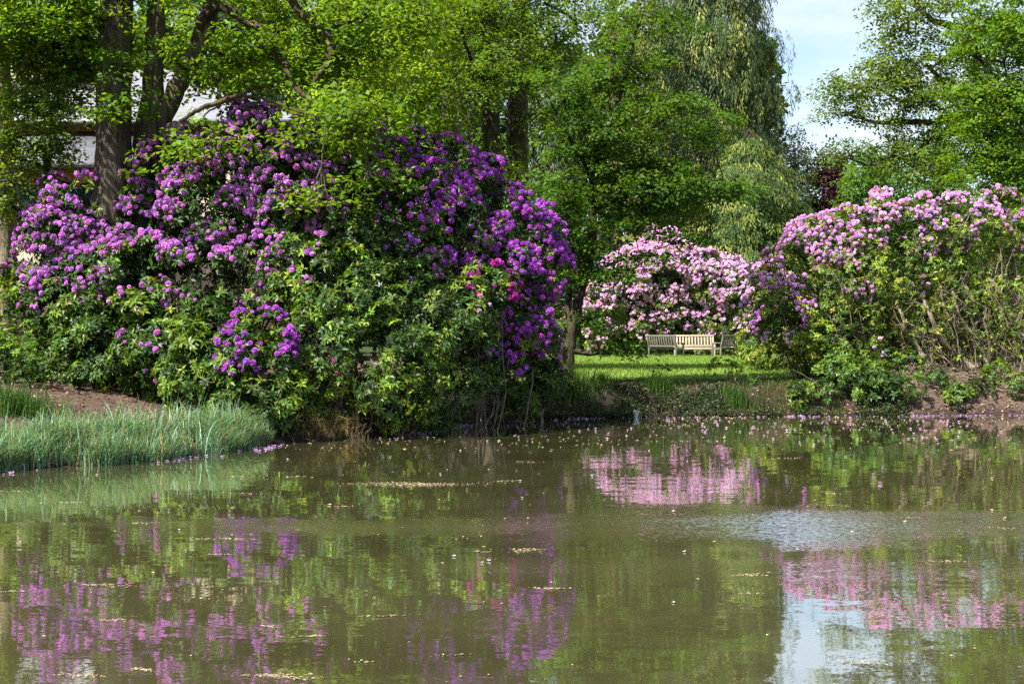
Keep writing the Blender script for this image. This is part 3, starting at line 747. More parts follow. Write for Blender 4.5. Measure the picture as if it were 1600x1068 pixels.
tree('oak_tree', 'open crowned oak reaching crooked limbs out over the right shrub against the sky', 46,
     [([(1680, 600), (1672, 420), (1665, 250), (1660, 100), (1655, -100)], [30, 26, 22, 18, 12], 46)],
     [([(1664, 260), (1600, 215), (1540, 190), (1500, 185), (1450, 192), (1410, 190), (1370, 192), (1335, 182)], [11, 9, 7, 6, 5, 4, 3, 2], [46, 45.5, 45, 45, 45, 45, 45, 45]),
      ([(1540, 190), (1500, 205), (1460, 215), (1420, 245), (1385, 245), (1365, 258), (1320, 246)], [6, 6, 5, 3.5, 3, 2.5, 1.5], 45),
      ([(1662, 160), (1590, 150), (1530, 150), (1485, 145), (1462, 118), (1445, 100)], [9, 7, 6, 5, 4, 2], 45.4),
      ([(1660, 60), (1560, 50), (1480, 40), (1440, 20), (1425, -20)], [8, 7, 5, 4, 3], 45.4), ([(1485, 145), (1440, 150), (1410, 158), (1370, 140), (1310, 128)], [4, 3.5, 3, 2, 1], 45)],
     [(1330, 140, 60, 24, 45, 1.0, 32), (1322, 178, 52, 24, 45, .9, 20), (1395, 110, 54, 40, 45, 1.3, 44), (1420, 30, 66, 45, 45, 1.5, 60), (1435, 150, 72, 60, 45, 1.8, 74), (1330, 238, 52, 16, 45, .7, 13), (1400, 215, 60, 40, 45, 1.3, 26), (1430, 262, 70, 22, 45, 1.3, 26),
      (1500, 210, 60, 60, 45.4, 1.8, 44), (1490, 80, 60, 70, 45.4, 2, 50), (1540, 130, 50, 90, 46, 2, 44), (1400, -40, 60, 40, 45, 1.5, 20), (1500, -40, 80, 50, 45, 2.2, 30)],
     M_BARK_DARK, (.045, .095, .012), (.11, .165, .025), leafL=.135, leafW=.55, spray_r=(.3, .65), tips=7, per=7, flat=.45)
tree('maple_tree', 'dense bright green tree filling the upper right corner beside the open oak', 40,
     [([(1700, 600), (1695, 400), (1690, 200), (1690, -50)], [26, 22, 18, 12], 41)],
     [([(1690, 250), (1640, 200), (1590, 180)], [8, 6, 3], [41, 40.5, 40])],
     [(1560, 60, 62, 60, 40, 1.6, 90), (1565, 160, 70, 55, 40, 1.6, 96), (1590, 240, 62, 50, 40.3, 1.4, 70), (1530, 220, 40, 40, 39.6, .8, 30), (1570, -30, 90, 60, 40, 2, 46), (1620, 100, 60, 120, 41, 2, 60), (1530, 265, 36, 26, 39.6, .8, 16), (1600, 300, 60, 30, 40.4, 1.2, 20), (1502, 60, 20, 40, 40, .6, 9), (1500, 150, 18, 28, 40, .5, 6)],
     M_BARK_DARK, (.055, .125, .010), (.11, .205, .016), leafL=.11, leafW=.7, spray_r=(.4, .75), flat=.35)

# ------------------------------------------------------------------ conifers
def weeping_conifer(name, label, px, D, top_py, base_py, rad_px, cols, nfrond, length=(.7, 1.5), taper=1.0, strands=26, horiz=0.0, low_py=None, sides_bias=0.4):
    b = W(px, base_py, D); b[2] = float(ground_z(b[0], b[1]))
    root = thing(name, label, 'conifer', b)
    top = W(px, top_py, D)[2]; R = rad_px*D/F
    low = W(px, low_py, D)[2] if low_py else b[2]+1
    tb = Tubes(); H = top-b[2]
    n = 14; z = np.linspace(b[2]-.2, top, n)
    tr = np.stack([np.full(n, b[0])+rng.normal(0, .04, n), np.full(n, b[1]), z], -1)
    tb.add(tr, np.linspace(.42, .05, n), 10, rough=.05); tb.build('trunk', M_BARK_DARK, root, b)
    tw = Tubes(); lv = Leaves()
    t = rng.random(nfrond)
    hz = low+(top-low)*t
    prof = np.clip((1-t)**taper*1.15, 0, 1)
    a_ = rng.uniform(0, 2*math.pi, nfrond)
    lobes = 1+.16*np.sin(hz*1.9+px)+.1*np.sin(hz*4.3)+horiz*.35*np.sin(hz*2.6+4*a_)
    a = a_
    rr = R*prof*lobes*(.45+.6*rng.random(nfrond)**.5)
    P = np.stack([b[0]+np.cos(a)*rr, b[1]+np.sin(a)*rr, hz], -1)
    out = np.stack([np.cos(a), np.sin(a), np.zeros(nfrond)], -1)
    for i in range(0, nfrond, max(1, nfrond//160)):
        c = np.array([b[0], b[1], P[i, 2]+.5])
        branch(tw, c, P[i], .05, .012, 4, 6, .03, -.05)
    tw.build('branches', M_BARK_DARK, root, b)
    wts = np.array([.42, .25, .13, .2][:len(cols)]); col = np.array(cols)[rng.choice(len(cols), nfrond, p=wts/wts.sum())]
    L = rng.uniform(length[0], length[1], nfrond)
    k = strands
    Q = np.repeat(P, k, 0); O = np.repeat(out, k, 0); LL = np.repeat(L, k)[:, None]; u = rng.random((nfrond*k, 1))
    side = np.cross(O, [0, 0, 1.])
    w = rng.normal(0, .0021*D, (nfrond*k, 1))*(1+.6*horiz)
    pos = Q-np.array([0, 0, 1])*LL*u*(1-horiz)+O*(LL*(.22*np.sin(u*2.4)+horiz*u*.8)-horiz*.5*LL)+side*w*(1-.5*u*(1-horiz))+O*rng.normal(0, .06, (nfrond*k, 1))
    if horiz: pos[:, 2] -= (u[:, 0]**2)*LL[:, 0]*.45+rng.random(nfrond*k)*.12
    A = nrm(-np.array([0, 0, 1.])*(1-.45*horiz)+O*.25+side*np.sign(w)*.28+rng.normal(0, .16, (nfrond*k, 3)))
    Nn = nrm(O+rng.normal(0, .35, (nfrond*k, 3))+np.array([0, 0, .3]))
    lv.blades(pos, A, Nn, rng.uniform(.13, .30, nfrond*k)*D/66, .00068*D, jitter(np.repeat(col, k, 0), nfrond*k, .28, .06), .1)
    lv.build('crown', M_NEEDLE, root, b)
    return root
WC = ((.03, .055, .022), (.09, .13, .035), (.24, .26, .065), (.16, .19, .05))
weeping_conifer('weeping_cypress', 'tall weeping conifer with hanging grey green curtains beside the patch of sky', 1108, 84, -130, 560, 108, WC, 2500, (.9, 2.1), .22, 46, low_py=430)
weeping_conifer('spruce_tree', 'low broad spruce with yellowish drooping tips in front of the weeping conifer', 1170, 76, 212, 560, 135, ((.04, .08, .02), (.13, .17, .03), (.22, .25, .05)), 1150, (.8, 1.5), .55, 44, horiz=.85)
weeping_conifer('blue_cedar', 'pale grey green conifer glimpsed between the dark trunks and the leaning tree', 860, 82, 130, 560, 100, ((.12, .17, .10), (.2, .25, .15)), 420, (.6, 1.1), .4, 26, horiz=.3)
weeping_conifer('spruce_tree', 'dark hanging conifer behind the forked oak and the house roof', 380, 64, -160, 560, 170, ((.02, .045, .025), (.035, .07, .035)), 800, (.8, 1.5), .35, 24, low_py=330)

# ------------------------------------------------------------------ background trees
def simple_tree(name, label, px, D, top_py, rad_px, low_py, leaf, leaf2, ns=110, leafL=.2, group=None, base_py=560, bark=None, per=7, tips=8):
    h = (base_py-top_py)
    cr = []
    for i in range(7):
        a = i*2.4; f = (i+.5)/7
        y = low_py+(top_py-low_py)*f
        wdt = rad_px*(math.sin(math.pi*min(.93, f*.8+.18)))**.6
        cr.append((px+rad_px*.35*math.cos(a)*(1-f*.5), y+rad_px*.15, wdt*.72, (low_py-top_py)*.2, D+rad_px*D/F*.3*math.sin(a), rad_px*D/F*.7, ns//7))
    return tree(name, label, D, [([(px, base_py), (px+4, low_py), (px-3, (low_py+top_py)/2), (px, top_py+h*.08)], [rad_px*.07+4, rad_px*.06+3, rad_px*.04+2, 1.5], D)], [], cr, bark or M_BARK_DARK,
                leaf, leaf2, leafL=leafL, leafW=.75, spray_r=(.7, 1.3), tips=tips, per=per, group=group, sides=8, flat=.4, twig=.012)

simple_tree('birch_tree', 'soft grey green birch just right of the weeping conifer, far off', 1242, 86, 212, 44, 380, (.08, .12, .05), (.15, .19, .08), 150, .16, bark=M_BARK_PALE)
simple_tree('copper_beech', 'dark purple leaved beech in the dip of the skyline', 1299, 86, 250, 46, 400, (.035, .012, .024), (.055, .020, .036), 290, .19)
simple_tree('lime_tree', 'rounded mid green tree beyond the right shrub, next to the copper beech', 1366, 74, 236, 62, 400, (.05, .12, .02), (.09, .18, .03), 280, .17)
simple_tree('lime_tree', 'mid green tree far behind the open crowned oak', 1465, 76, 215, 80, 400, (.05, .11, .02), (.085, .16, .03), 290, .18)
simple_tree('lime_tree', 'shaded tree behind the right end of the shrub, under the bright corner tree', 1580, 66, 200, 90, 420, (.035, .085, .015), (.06, .12, .02), 190, .17)
simple_tree('ash_tree', 'tall tree in the wood behind the house, at the left', 120, 66, -90, 190, 330, (.045, .095, .02), (.08, .14, .03), 230, .2)
simple_tree('ash_tree', 'tall tree in the wood seen between the mossy limbs', 540, 70, -110, 160, 330, (.05, .095, .018), (.09, .15, .025), 230, .2)
simple_tree('ash_tree', 'tall tree in the wood behind the two straight dark trunks', 740, 72, -110, 150, 380, (.04, .09, .02), (.08, .15, .03), 220, .2)
simple_tree('ash_tree', 'tall tree in the wood between the leaning tree and the weeping conifer', 960, 76, -130, 120, 380, (.06, .10, .03), (.15, .19, .06), 180, .2)
simple_tree('yew_tree', 'broad dark yew behind the leaning tree, left of the lilac bank', 900, 75, 330, 95, 555, (.018, .04, .012), (.03, .06, .016), 190, .15)
simple_tree('yew_tree', 'dark yew above the lilac bank, under the weeping conifer', 1030, 78, 250, 80, 540, (.018, .04, .014), (.03, .06, .018), 170, .15)
simple_tree('holly_tree', 'dark broad evergreen behind the great violet rhododendron', 700, 50, 260, 130, 560, (.02, .045, .012), (.045, .08, .02), 230, .12)

def wood():
    """the far wood that closes the view, one uncountable mass"""
    lv = Leaves(); n = 26000
    x = rng.uniform(-75, 85, n); y = rng.uniform(98, 112, n)
    pxl = 800+x/y*F
    toppy = np.where(pxl > 1215, 345+25*np.sin(x*.5), np.where(pxl > 1000, 60, 20+60*np.sin(x*.35)))
    top = CAMZ+(HZ-toppy)/F*y
    z = .8+(top-.8)*rng.random(n)**.8
    P = np.stack([x, y, z], -1)
    lv.rosettes(P, nrm(rng.normal(0, .6, (n, 3))+np.array([0, -.5, .8])), 8, .62, .4, (.6, 1.7), jitter((.03, .065, .016), n, .35, .12), .2, .08, stem=.4)
    o = lv.build('background_wood', M_LEAF); tag(o, 'dark mass of the far wood closing the view behind everything', 'wood', kind='stuff')
wood()

# ------------------------------------------------------------------ the house
M_SLATE = noise_mat('slate_roof', (.15, .15, .17), (.21, .21, .235), (3, 3, 14), .5, .01)
M_WALL = noise_mat('cream_render', (.36, .30, .22), (.46, .39, .30), (2, 2, 2), .9, .003)
M_CLAD = noise_mat('brown_cladding', (.22, .09, .04), (.36, .16, .07), (1, 1, 26), .6, .01)
M_TRIM = noise_mat('grey_trim', (.16, .16, .17), (.22, .22, .23), (6, 6, 6), .5, 0)
def simple_mat(name, col, rough=.5, metal=0.0, spec=.5):
    m, nt, out = new_mat(name)
    pr = N(nt, 'ShaderNodeBsdfPrincipled'); pr.inputs['Base Color'].default_value = (*col, 1); pr.inputs['Roughness'].default_value = rough
    pr.inputs['Metallic'].default_value = metal; nt.links.new(pr.outputs[0], out.inputs[0]); return m
M_GLASS = simple_mat('dark_window_glass', (.02, .03, .04), .05)

def house():
    Y0 = 48.0; g = 1.0
    x0, x1 = W(-120, 0, Y0)[0], W(455, 0, Y0)[0]
    eave, ridge = W(0, 193, Y0)[2], W(0, 60, Y0)[2]
    base = np.array([(x0+x1)/2, Y0+5, g-.15])
    r = thing('house', 'cream house with grey hipped roof and brown boarding under the eaves, behind the oaks', 'house', base)
    def put(bx, name, mat, parent=r, bevel=0):
        for i in range(len(bx.V)): bx.V[i] = bx.V[i]-(base if parent is r else 0)
        return bx.build(name, mat, parent, bevel)
    w = Boxes(); w.box(x0, x1, Y0, Y0+10, base[2], eave-.62); w_ = put(w, 'wall', M_WALL)
    c = Boxes(); c.box(x0-.02, x1+.02, Y0-.02, Y0+10.02, eave-.62, eave-.1); put(c, 'cladding', M_CLAD)
    # hip roof, solid
    ov = .7; a, b2, y0, y1 = x0-ov, x1+ov, Y0-ov, Y0+10+ov
    ym = (y0+y1)/2; rx1 = b2-(ym-y0)*1.15; rx0 = a+(ym-y0)
    V = np.array([(a, y0, eave), (b2, y0, eave), (b2, y1, eave), (a, y1, eave), (rx0, ym, ridge), (rx1, ym, ridge),
                  (a, y0, eave-.1), (b2, y0, eave-.1), (b2, y1, eave-.1), (a, y1, eave-.1)])-base
    me = bpy.data.meshes.new('roof'); me.from_pydata(V.tolist(), [], [(0, 1, 5, 4), (1, 2, 5), (2, 3, 4, 5), (3, 0, 4), (0, 6, 7, 1), (1, 7, 8, 2), (2, 8, 9, 3), (3, 9, 6, 0), (6, 9, 8, 7)]); me.update()
    rf = link('roof', me, M_SLATE, r)
    gt = Boxes(); gt.box(a, b2, y0-.12, y0-.003, eave-.12, eave+.02); gt.box(b2+.003, b2+.12, y0-.12, y1, eave-.12, eave+.02)
    for i in range(len(gt.V)): gt.V[i] = gt.V[i]-base
    gt.build('gutter', M_TRIM, rf)
    # lower lean-to in front at the left
    lx1 = W(168, 0, 45)[0]; le = W(0, 258, 45)[2]; lt = W(0, 205, 48)[2]
    l = Boxes(); l.box(x0, lx1, 45.2, Y0-.003, base[2], le-.75); put(l, 'wall', M_WALL)
    l = Boxes(); l.box(x0-.02, lx1+.02, 45.17, Y0-.006, le-.75, le-.12); put(l, 'cladding', M_CLAD)
    V = np.array([(x0-.3, 44.7, le-.1), (lx1+.4, 44.7, le-.1), (lx1+.4, Y0-.01, lt-.1), (x0-.3, Y0-.01, lt-.1), (x0-.3, 44.7, le), (lx1+.4, 44.7, le), (lx1+.4, Y0-.01, lt), (x0-.3, Y0-.01, lt)])-base
    q = Boxes(); q.quad8(V); lr = q.build('roof', M_SLATE, r)
    gt = Boxes(); gt.box(x0-.3, lx1+.4, 44.58, 44.695, le-.12, le+.02)
    for i in range(len(gt.V)): gt.V[i] = gt.V[i]-base
    gt.build('gutter', M_TRIM, lr)
    # windows: pane with frame
    for px, py, wd, ht, yy in ((108, 203, .8, .5, Y0), (305, 250, 1.1, 1.2, Y0), (395, 250, 1.1, 1.2, Y0), (30, 330, 1.2, 1.4, 45.2), (-20, 470, 1.2, 1.6, 45.2), (120, 330, 1.2, 1.4, 45.2)):
        c = W(px, py, yy)
        if py == 203: c[2] = eave-.95
        f = Boxes(); t = .07
        f.box(c[0]-wd/2-t, c[0]-wd/2, yy-.06, yy-.003, c[2]-ht/2-t, c[2]+ht/2+t); f.box(c[0]+wd/2, c[0]+wd/2+t, yy-.06, yy-.003, c[2]-ht/2-t, c[2]+ht/2+t)
        f.box(c[0]-wd/2, c[0]+wd/2, yy-.06, yy-.003, c[2]+ht/2, c[2]+ht/2+t); f.box(c[0]-wd/2, c[0]+wd/2, yy-.09, yy-.003, c[2]-ht/2-t, c[2]-ht/2)
        f.box(c[0]-.02, c[0]+.02, yy-.055, yy-.003, c[2]-ht/2, c[2]+ht/2)
        fo = put(f, 'window', M_TRIM)
        p = Boxes(); p.box(c[0]-wd/2, c[0]+wd/2, yy-.03, yy-.002, c[2]-ht/2, c[2]+ht/2)
        for i in range(len(p.V)): p.V[i] = p.V[i]-base
        p.build('pane', M_GLASS, fo)
    # dormer on the roof
    c = W(45, 96, 50); dm = Boxes(); dm.box(c[0]-1.0, c[0]+1.0, 50, 53, c[2]-1.1, c[2]+.6); put(dm, 'dormer', M_WALL)
    dm = Boxes(); dm.box(c[0]-1.25, c[0]+1.25, 49.7, 53.4, c[2]+.603, c[2]+.75); put(dm, 'dormer_roof', M_SLATE)
    dm = Boxes(); dm.box(c[0]-.5, c[0]+.5, 49.96, 49.997, c[2]-.4, c[2]+.4); put(dm, 'pane', M_GLASS)
house()

# ------------------------------------------------------------------ benches
M_TEAK = noise_mat('new_teak', (.33, .255, .185), (.46, .37, .28), (30, 30, 4), .6, .001)
M_OLDTEAK = noise_mat('weathered_teak', (.09, .08, .07), (.16, .145, .125), (30, 30, 4), .8, .001)
def bench(label, x, y, rot, length, mat):
    z = float(ground_z(x, y))
    r = thing('garden_bench', label, 'bench', (x, y, z), 'wooden garden benches on the lawn', rot)
    h = length/2
    def part(name, boxes, parent=r):
        b = Boxes()
        for q in boxes: b.box(*q)
        return b.build(name, mat, parent, .006)
    # faces -y; back at y=+.28
    for s in (-1, 1):
        xx = s*(h-.035)
        part('leg', [(xx-.035, xx+.035, -.28, -.21, 0, .62)])
        part('leg', [(xx-.035, xx+.035, .20, .27, 0, .45)])
        b = Boxes(); b.box(xx-.035, xx+.035, .20, .27, .452, .93, .12); b.build('back_post', mat, r, .006)
        part('armrest', [(xx-.045, xx+.045, -.31, .235, .622, .66)])
        part('side_rail', [(xx-.02, xx+.02, -.208, .198, .33, .40)])
    part('seat', [(-h+.072, h-.072, y0, y0+.075, .41, .435) for y0 in (-.27, -.18, -.09, 0, .09)]+[(-h+.072, h-.072, -.27, -.24, .33, .407)])
    br = Boxes()
    br.box(-h-.01, h+.01, .31, .36, .934, 1.02)
    br.build('top_rail', mat, r, .008)
    br = Boxes(); br.box(-h+.072, h-.072, .235, .265, .47, .54); br.build('lower_rail', mat, r, .004)
    sl = Boxes(); n = int(length/.155)
    for i in range(n):
        cx = -h+.072+(i+.5)*(length-.144)/n
        sl.box(cx-.038, cx+.038, .24, .258, .542, .932, .09)
    sl.build('slats', mat, r, .003)
    return r
bench('light sunlit teak bench facing the pond, middle one of the three on the lawn', 8.68, 67.6, 0, 1.9, M_TEAK)
bench('grey weathered bench seen from behind, left of the light teak bench', 7.18, 66.3, -math.atan2(1.35, 1.15)+math.pi, 1.8, M_OLDTEAK)
bench('grey weathered bench seen from behind, right of the light teak bench', 10.1, 66.6, math.atan2(1.35, 1.3)+math.pi, 1.8, M_OLDTEAK)

# ------------------------------------------------------------------ reeds, grasses, litter
def blades_curved(name, label, P, H, lean, wid, col, mat, cat='grass', segs=4, kind='stuff', droop=.5, parent=None, base=None):
    """curved strips, segs quads each"""
    n = len(P); a = rng.uniform(0, 6.28, n)
    d = np.stack([np.cos(a), np.sin(a), np.zeros(n)], -1)
    if lean is not None: d = nrm(d+np.asarray(lean))
    s = np.stack([-d[:, 1], d[:, 0], np.zeros(n)], -1)*np.cos(rng.uniform(0, 1.2, n))[:, None]+d*.3
    s = nrm(s)
    bend = rng.uniform(.15, 1.0, n)*droop
    V = np.empty((n, segs+1, 2, 3))
    for k in range(segs+1):
        t = k/segs
        c = P+d*(H*bend*t**2.2)[:, None]+np.array([0, 0, 1])*(H*(t-.42*bend*t**3))[:, None]
        w = (wid*(1-t**2.2)*.5+.0008)[:, None] if not np.isscalar(wid) else wid*(1-t**2.2)*.5+.0008
        V[:, k, 0] = c-s*w; V[:, k, 1] = c+s*w
    idx = np.arange(n*(segs+1)*2).reshape(n, segs+1, 2)
    q = np.stack([idx[:, :-1, 0], idx[:, :-1, 1], idx[:, 1:, 1], idx[:, 1:, 0]], -1).reshape(-1, 4)
    cc = np.repeat(col, (segs+1)*2, axis=0)
    o = make_mesh(name, V.reshape(-1, 3), q, mat, parent, cc, base=base)
    if parent is None: tag(o, label, cat, kind=kind)
    return o

def along_shore(n, x0, x1, d0, d1):
    """random points whose distance from the shoreline is between d0 and d1 (land positive)"""
    out = []
    while sum(map(len, out)) < n:
        x = rng.uniform(x0, x1, n*4); y = rng.uniform(15, 42, n*4)
        m = (pond_dist(x, y) > d0) & (pond_dist(x, y) < d1)
        out.append(np.stack([x[m], y[m]], -1))
    p = np.concatenate(out)[:n]
    return p

# reed bed at the left shore
p = along_shore(60000, -11.5, -4.25, -.28, 1.25)
dd = pond_dist(p[:, 0], p[:, 1]); rag = bumps(p[:, 0], p[:, 1], 3.1)
p = p[(dd < 1.0+1.0*rag) & (dd > -.2+.5*bumps(p[:, 0], p[:, 1], 5.0))]
den = bumps(p[:, 0], p[:, 1], 4.0)
p = p[(rng.random(len(p)) < .62+1.7*den)][:23000]
z = np.maximum(ground_z(p[:, 0], p[:, 1]), -.05)
edge = 1-.45*sstep(-4.9, -4.25, p[:, 0])
tuft = 1+.6*bumps(p[:, 0], p[:, 1], 5.5)
H = (.27+.35*rng.random(len(p))**1.3)*edge*tuft*np.exp(rng.normal(0, .16, len(p)))
mixv = rng.random((len(p), 1))
colr = jitter(np.array([.07, .155, .085])*(1-mixv)+np.array([.27, .42, .29])*mixv, len(p), .25, .06)
dead = rng.random(len(p)) < .15; colr[dead] = jitter((.30, .25, .13), int(dead.sum()), .25, .08)
grn = rng.random(len(p)) < .15; colr[grn] = jitter((.12, .22, .04), int(grn.sum()), .25, .08)
blades_curved('reeds', 'bed of blue green reed grass along the left shore', np.column_stack([p, z]), H, (.35, -.15, 0), .015, colr, M_GRASS, 'reeds', 5, droop=.85)

# rough grass on the bank below the lawn and on the far lawn edge
p = along_shore(60000, .5, 9.0, .05, 3.2)
m = rng.random(len(p)) < (.16+.7*sstep(1.2, 2.8, pond_dist(p[:, 0], p[:, 1]))+.8*(bumps(p[:, 0], p[:, 1], 2.6) > .12))
p = p[m]
blades_curved('bank_grass', 'rough grass tufts on the earth bank below the lawn', np.column_stack([p, ground_z(p[:, 0], p[:, 1])]), rng.uniform(.04, .17, len(p)), (0, -.5, 0), .008,
              np.where(rng.random((len(p), 1)) < .45, jitter((.16, .12, .07), len(p), .35, .1), jitter((.05, .10, .013), len(p), .35, .2)), M_GRASS, 'grass', 3)
# lawn blades
n = 90000
x = rng.uniform(0, 18, n); y = 34.5+40*rng.random(n)**1.3
m = lawn_mask(x, y) > rng.random(n); x, y = x[m], y[m]
blades_curved('lawn_grass', 'short mown grass of the lawn', np.column_stack([x, y, ground_z(x, y)]), rng.uniform(.05, .11, len(x)), None, .016,
              jitter((.17, .26, .04), len(x), .22, .10), M_GRASS, 'grass', 2)

def tuft(name, label, px, py, D, n, H, col, wid=.008, spread=.25, lean=None, droop=.9, cat='grass tuft'):
    b = W(px, py, D); b[2] = float(ground_z(b[0], b[1]))
    root = thing(name, label, cat, b)
    q = rng.normal(0, spread, (n, 2))*[1.2, .6]+b[:2]
    P = np.column_stack([q, np.maximum(ground_z(q[:, 0], q[:, 1]), 0)])
    blades_curved('blades', None, P, rng.uniform(.5, 1, n)*H, lean, wid, jitter(col, n, .3, .1), M_GRASS, segs=4, droop=droop, parent=root, base=b)
STRAW = (.34, .26, .14)
tuft('dry_grass', 'pale straw tussock leaning right under the green rhododendron', 520, 668, 26.5, 300, .52, STRAW, .007, .2, (.7, -.5, 0), 1.5)
tuft('dry_grass', 'brownish hanging tussock at the right end of the reeds', 450, 682, 26.2, 420, .55, (.16, .15, .06), .008, .35, (0, -.6, 0))
tuft('dry_grass', 'dull tussock hanging over the water below the green rhododendron', 605, 672, 28.6, 300, .45, (.18, .16, .07), .008, .3, (0, -.6, 0))
tuft('sedge', 'clump of upright green sedge at the water edge', 685, 672, 28.9, 150, .85, (.08, .15, .02), .016, .14, None, .45)
tuft('sedge', 'broad arching green tussock at the foot of the leaning tree', 875, 640, 33.6, 900, .85, (.07, .12, .025), .012, .35, (0, -.6, 0), .8)
tuft('sedge', 'dark grassy mound at the left edge behind the reeds', 10, 655, 23.6, 900, .6, (.045, .11, .015), .014, .35, None, .6)
for px, h, lab in ((935, .6, 'left'), (1030, .7, 'middle'), (1150, .65, 'right')):
    tuft('sedge', f'{lab}most green tuft on the dark bank face below the lawn' if lab != 'middle' else 'green tuft on the bank face above the floating white box', px, 640, 34.1, 260, h, (.05, .11, .015), .012, .16, (0, -.5, 0), .6)
# understorey at the far left
rhododendron('bright green leafy bush at the left edge above the dark grassy mound', (15, 610, 27), [(0, 570, 44, 27, 0, LILAC), (30, 590, 30, 26.6, 0, LILAC), (-40, 560, 50, 27.4, 0, LILAC)], name='bush',
             leafcols=((.05, .12, .015), (.09, .18, .02), (.12, .22, .02)), lsize=.08, stems=3)
rhododendron('creeping low green plant on the bare earth slope behind the reeds', (70, 618, 26.6), [(65, 612, 20, 26.5, 0, LILAC), (30, 612, 22, 26.4, 0, LILAC), (95, 614, 14, 26.4, 0, LILAC)], name='bush',
             leafcols=(DARK, MIDG, (.09, .13, .02)), lsize=.07, stems=2)
rhododendron('small fresh green seedling bush low on the right leaf litter', (1560, 608, 35.6), [(1560, 595, 17, 35.6, 0, LILAC), (1545, 605, 11, 35.4, 0, LILAC)], name='bush', leafcols=(MIDG, NEWG, NEWG), lsize=.1, stems=3, lod=.7)
rhododendron('small green sprig with long leaves at the water edge right of the sprawling rhododendron', (1493, 640, 34.6), [(1493, 632, 13, 34.5, 0, LILAC)], name='bush', leafcols=(MIDG, NEWG, NEWG), lsize=.14, stems=3, lod=.7)
rhododendron('light green young bush overhanging the lawn edge right of the benches', (1135, 600, 36), [(1130, 575, 13, 36, 0, LILAC), (1160, 590, 16, 35.6, 0, LILAC), (1190, 600, 17, 35.6, 0, LILAC)], name='bush', leafcols=(MIDG, NEWG, NEWG), lsize=.09, stems=5, leafdens=.6, lod=.8)

for lab, bl in (('low dark leafed rhododendron hanging to the water below the pair of crooked stems', [(1445, 632, 18, 34.9), (1470, 628, 14, 35.0)]),
                ('low green shrublet at the water edge between the seedling bush and the sprig', [(1530, 634, 13, 34.8), (1515, 638, 9, 34.7)]),
                ('straggly green rhododendron shoots at the far right water edge', [(1585, 625, 18, 35), (1610, 632, 18, 35), (1640, 620, 24, 35.2)]),
                ('leafy shoots under the lowest bare stems, beside the sprawling rhododendron', [(1415, 590, 20, 36), (1395, 585, 22, 36.4), (1430, 572, 16, 36.6)])):
    rhododendron(lab, (bl[0][0], bl[0][1]+6, bl[0][3]+.2), [(*q, 0, LILAC) for q in bl], name='bush', leafcols=(DARK, MIDG, NEWG), lsize=.1, stems=4, lod=.8)
p = along_shore(60000, -.5, 9.5, .02, 2.0)  # small plants added on the bank, their dark colour replacing cast tree shade
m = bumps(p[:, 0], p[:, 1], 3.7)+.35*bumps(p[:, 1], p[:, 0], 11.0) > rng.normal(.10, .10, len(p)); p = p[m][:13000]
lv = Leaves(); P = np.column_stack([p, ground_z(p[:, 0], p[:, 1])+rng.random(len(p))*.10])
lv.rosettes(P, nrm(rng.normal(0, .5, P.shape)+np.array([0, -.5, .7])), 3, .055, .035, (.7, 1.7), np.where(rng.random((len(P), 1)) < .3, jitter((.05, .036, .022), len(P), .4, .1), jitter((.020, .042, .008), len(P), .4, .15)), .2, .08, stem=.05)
o = lv.build('shade_ground_cover', M_RHODO); tag(o, 'low ground cover and dead stalks below the lawn, coloured dark as painted shade', 'ground cover', kind='stuff')
# twigs and dead leaves
tb = Tubes()
for _ in range(1700):
    px, py = rng.uniform(1385, 1640), rng.uniform(585, 640)
    c = W(px, py, rng.uniform(34.9, 38.5)); c[2] = float(ground_z(c[0], c[1]))+.03
    a = rng.uniform(0, 3.14); L = rng.uniform(.15, .75)
    d = np.array([math.cos(a)*L/2, math.sin(a)*L/2, rng.normal(0, .08)])
    branch(tb, c-d, c+d, rng.uniform(.006, .013), .003, 3, 5, .12, .05)
o = tb.build('fallen_twigs', M_STEM); tag(o, 'tangle of dead twigs on the leaf litter at the right', 'twigs', kind='stuff')
M_DEAD = leaf_mat('dead_leaf', .8, .1, (1, 1, 1), .2)
lv = Leaves(); n = 60000
x = np.concatenate([rng.uniform(6.5, 15, n//2), rng.uniform(-9, 1.5, n//4), rng.uniform(-1, 8.5, n//4)]); y = rng.uniform(22, 43, len(x))
d = pond_dist(x, y); m = (d > .1) & (d < 6) & (lawn_mask(x, y) < .3); x, y = x[m], y[m]
P = np.column_stack([x, y, ground_z(x, y)+.015]); nn = len(P)
a = rng.uniform(0, 6.28, nn)
lv.blades(P, nrm(np.stack([np.cos(a), np.sin(a), rng.normal(0, .25, nn)], -1)), nrm(np.array([0, 0, 1])+rng.normal(0, .35, (nn, 3))), rng.uniform(.06, .12, nn), .045,
          jitter((.26, .17, .12), nn, .4, .12)*np.where(x > 6, 1.0, .6)[:, None], .1)
o = lv.build('leaf_litter', M_DEAD); tag(o, 'brown fallen leaves scattered on the banks', 'leaf litter', kind='stuff')

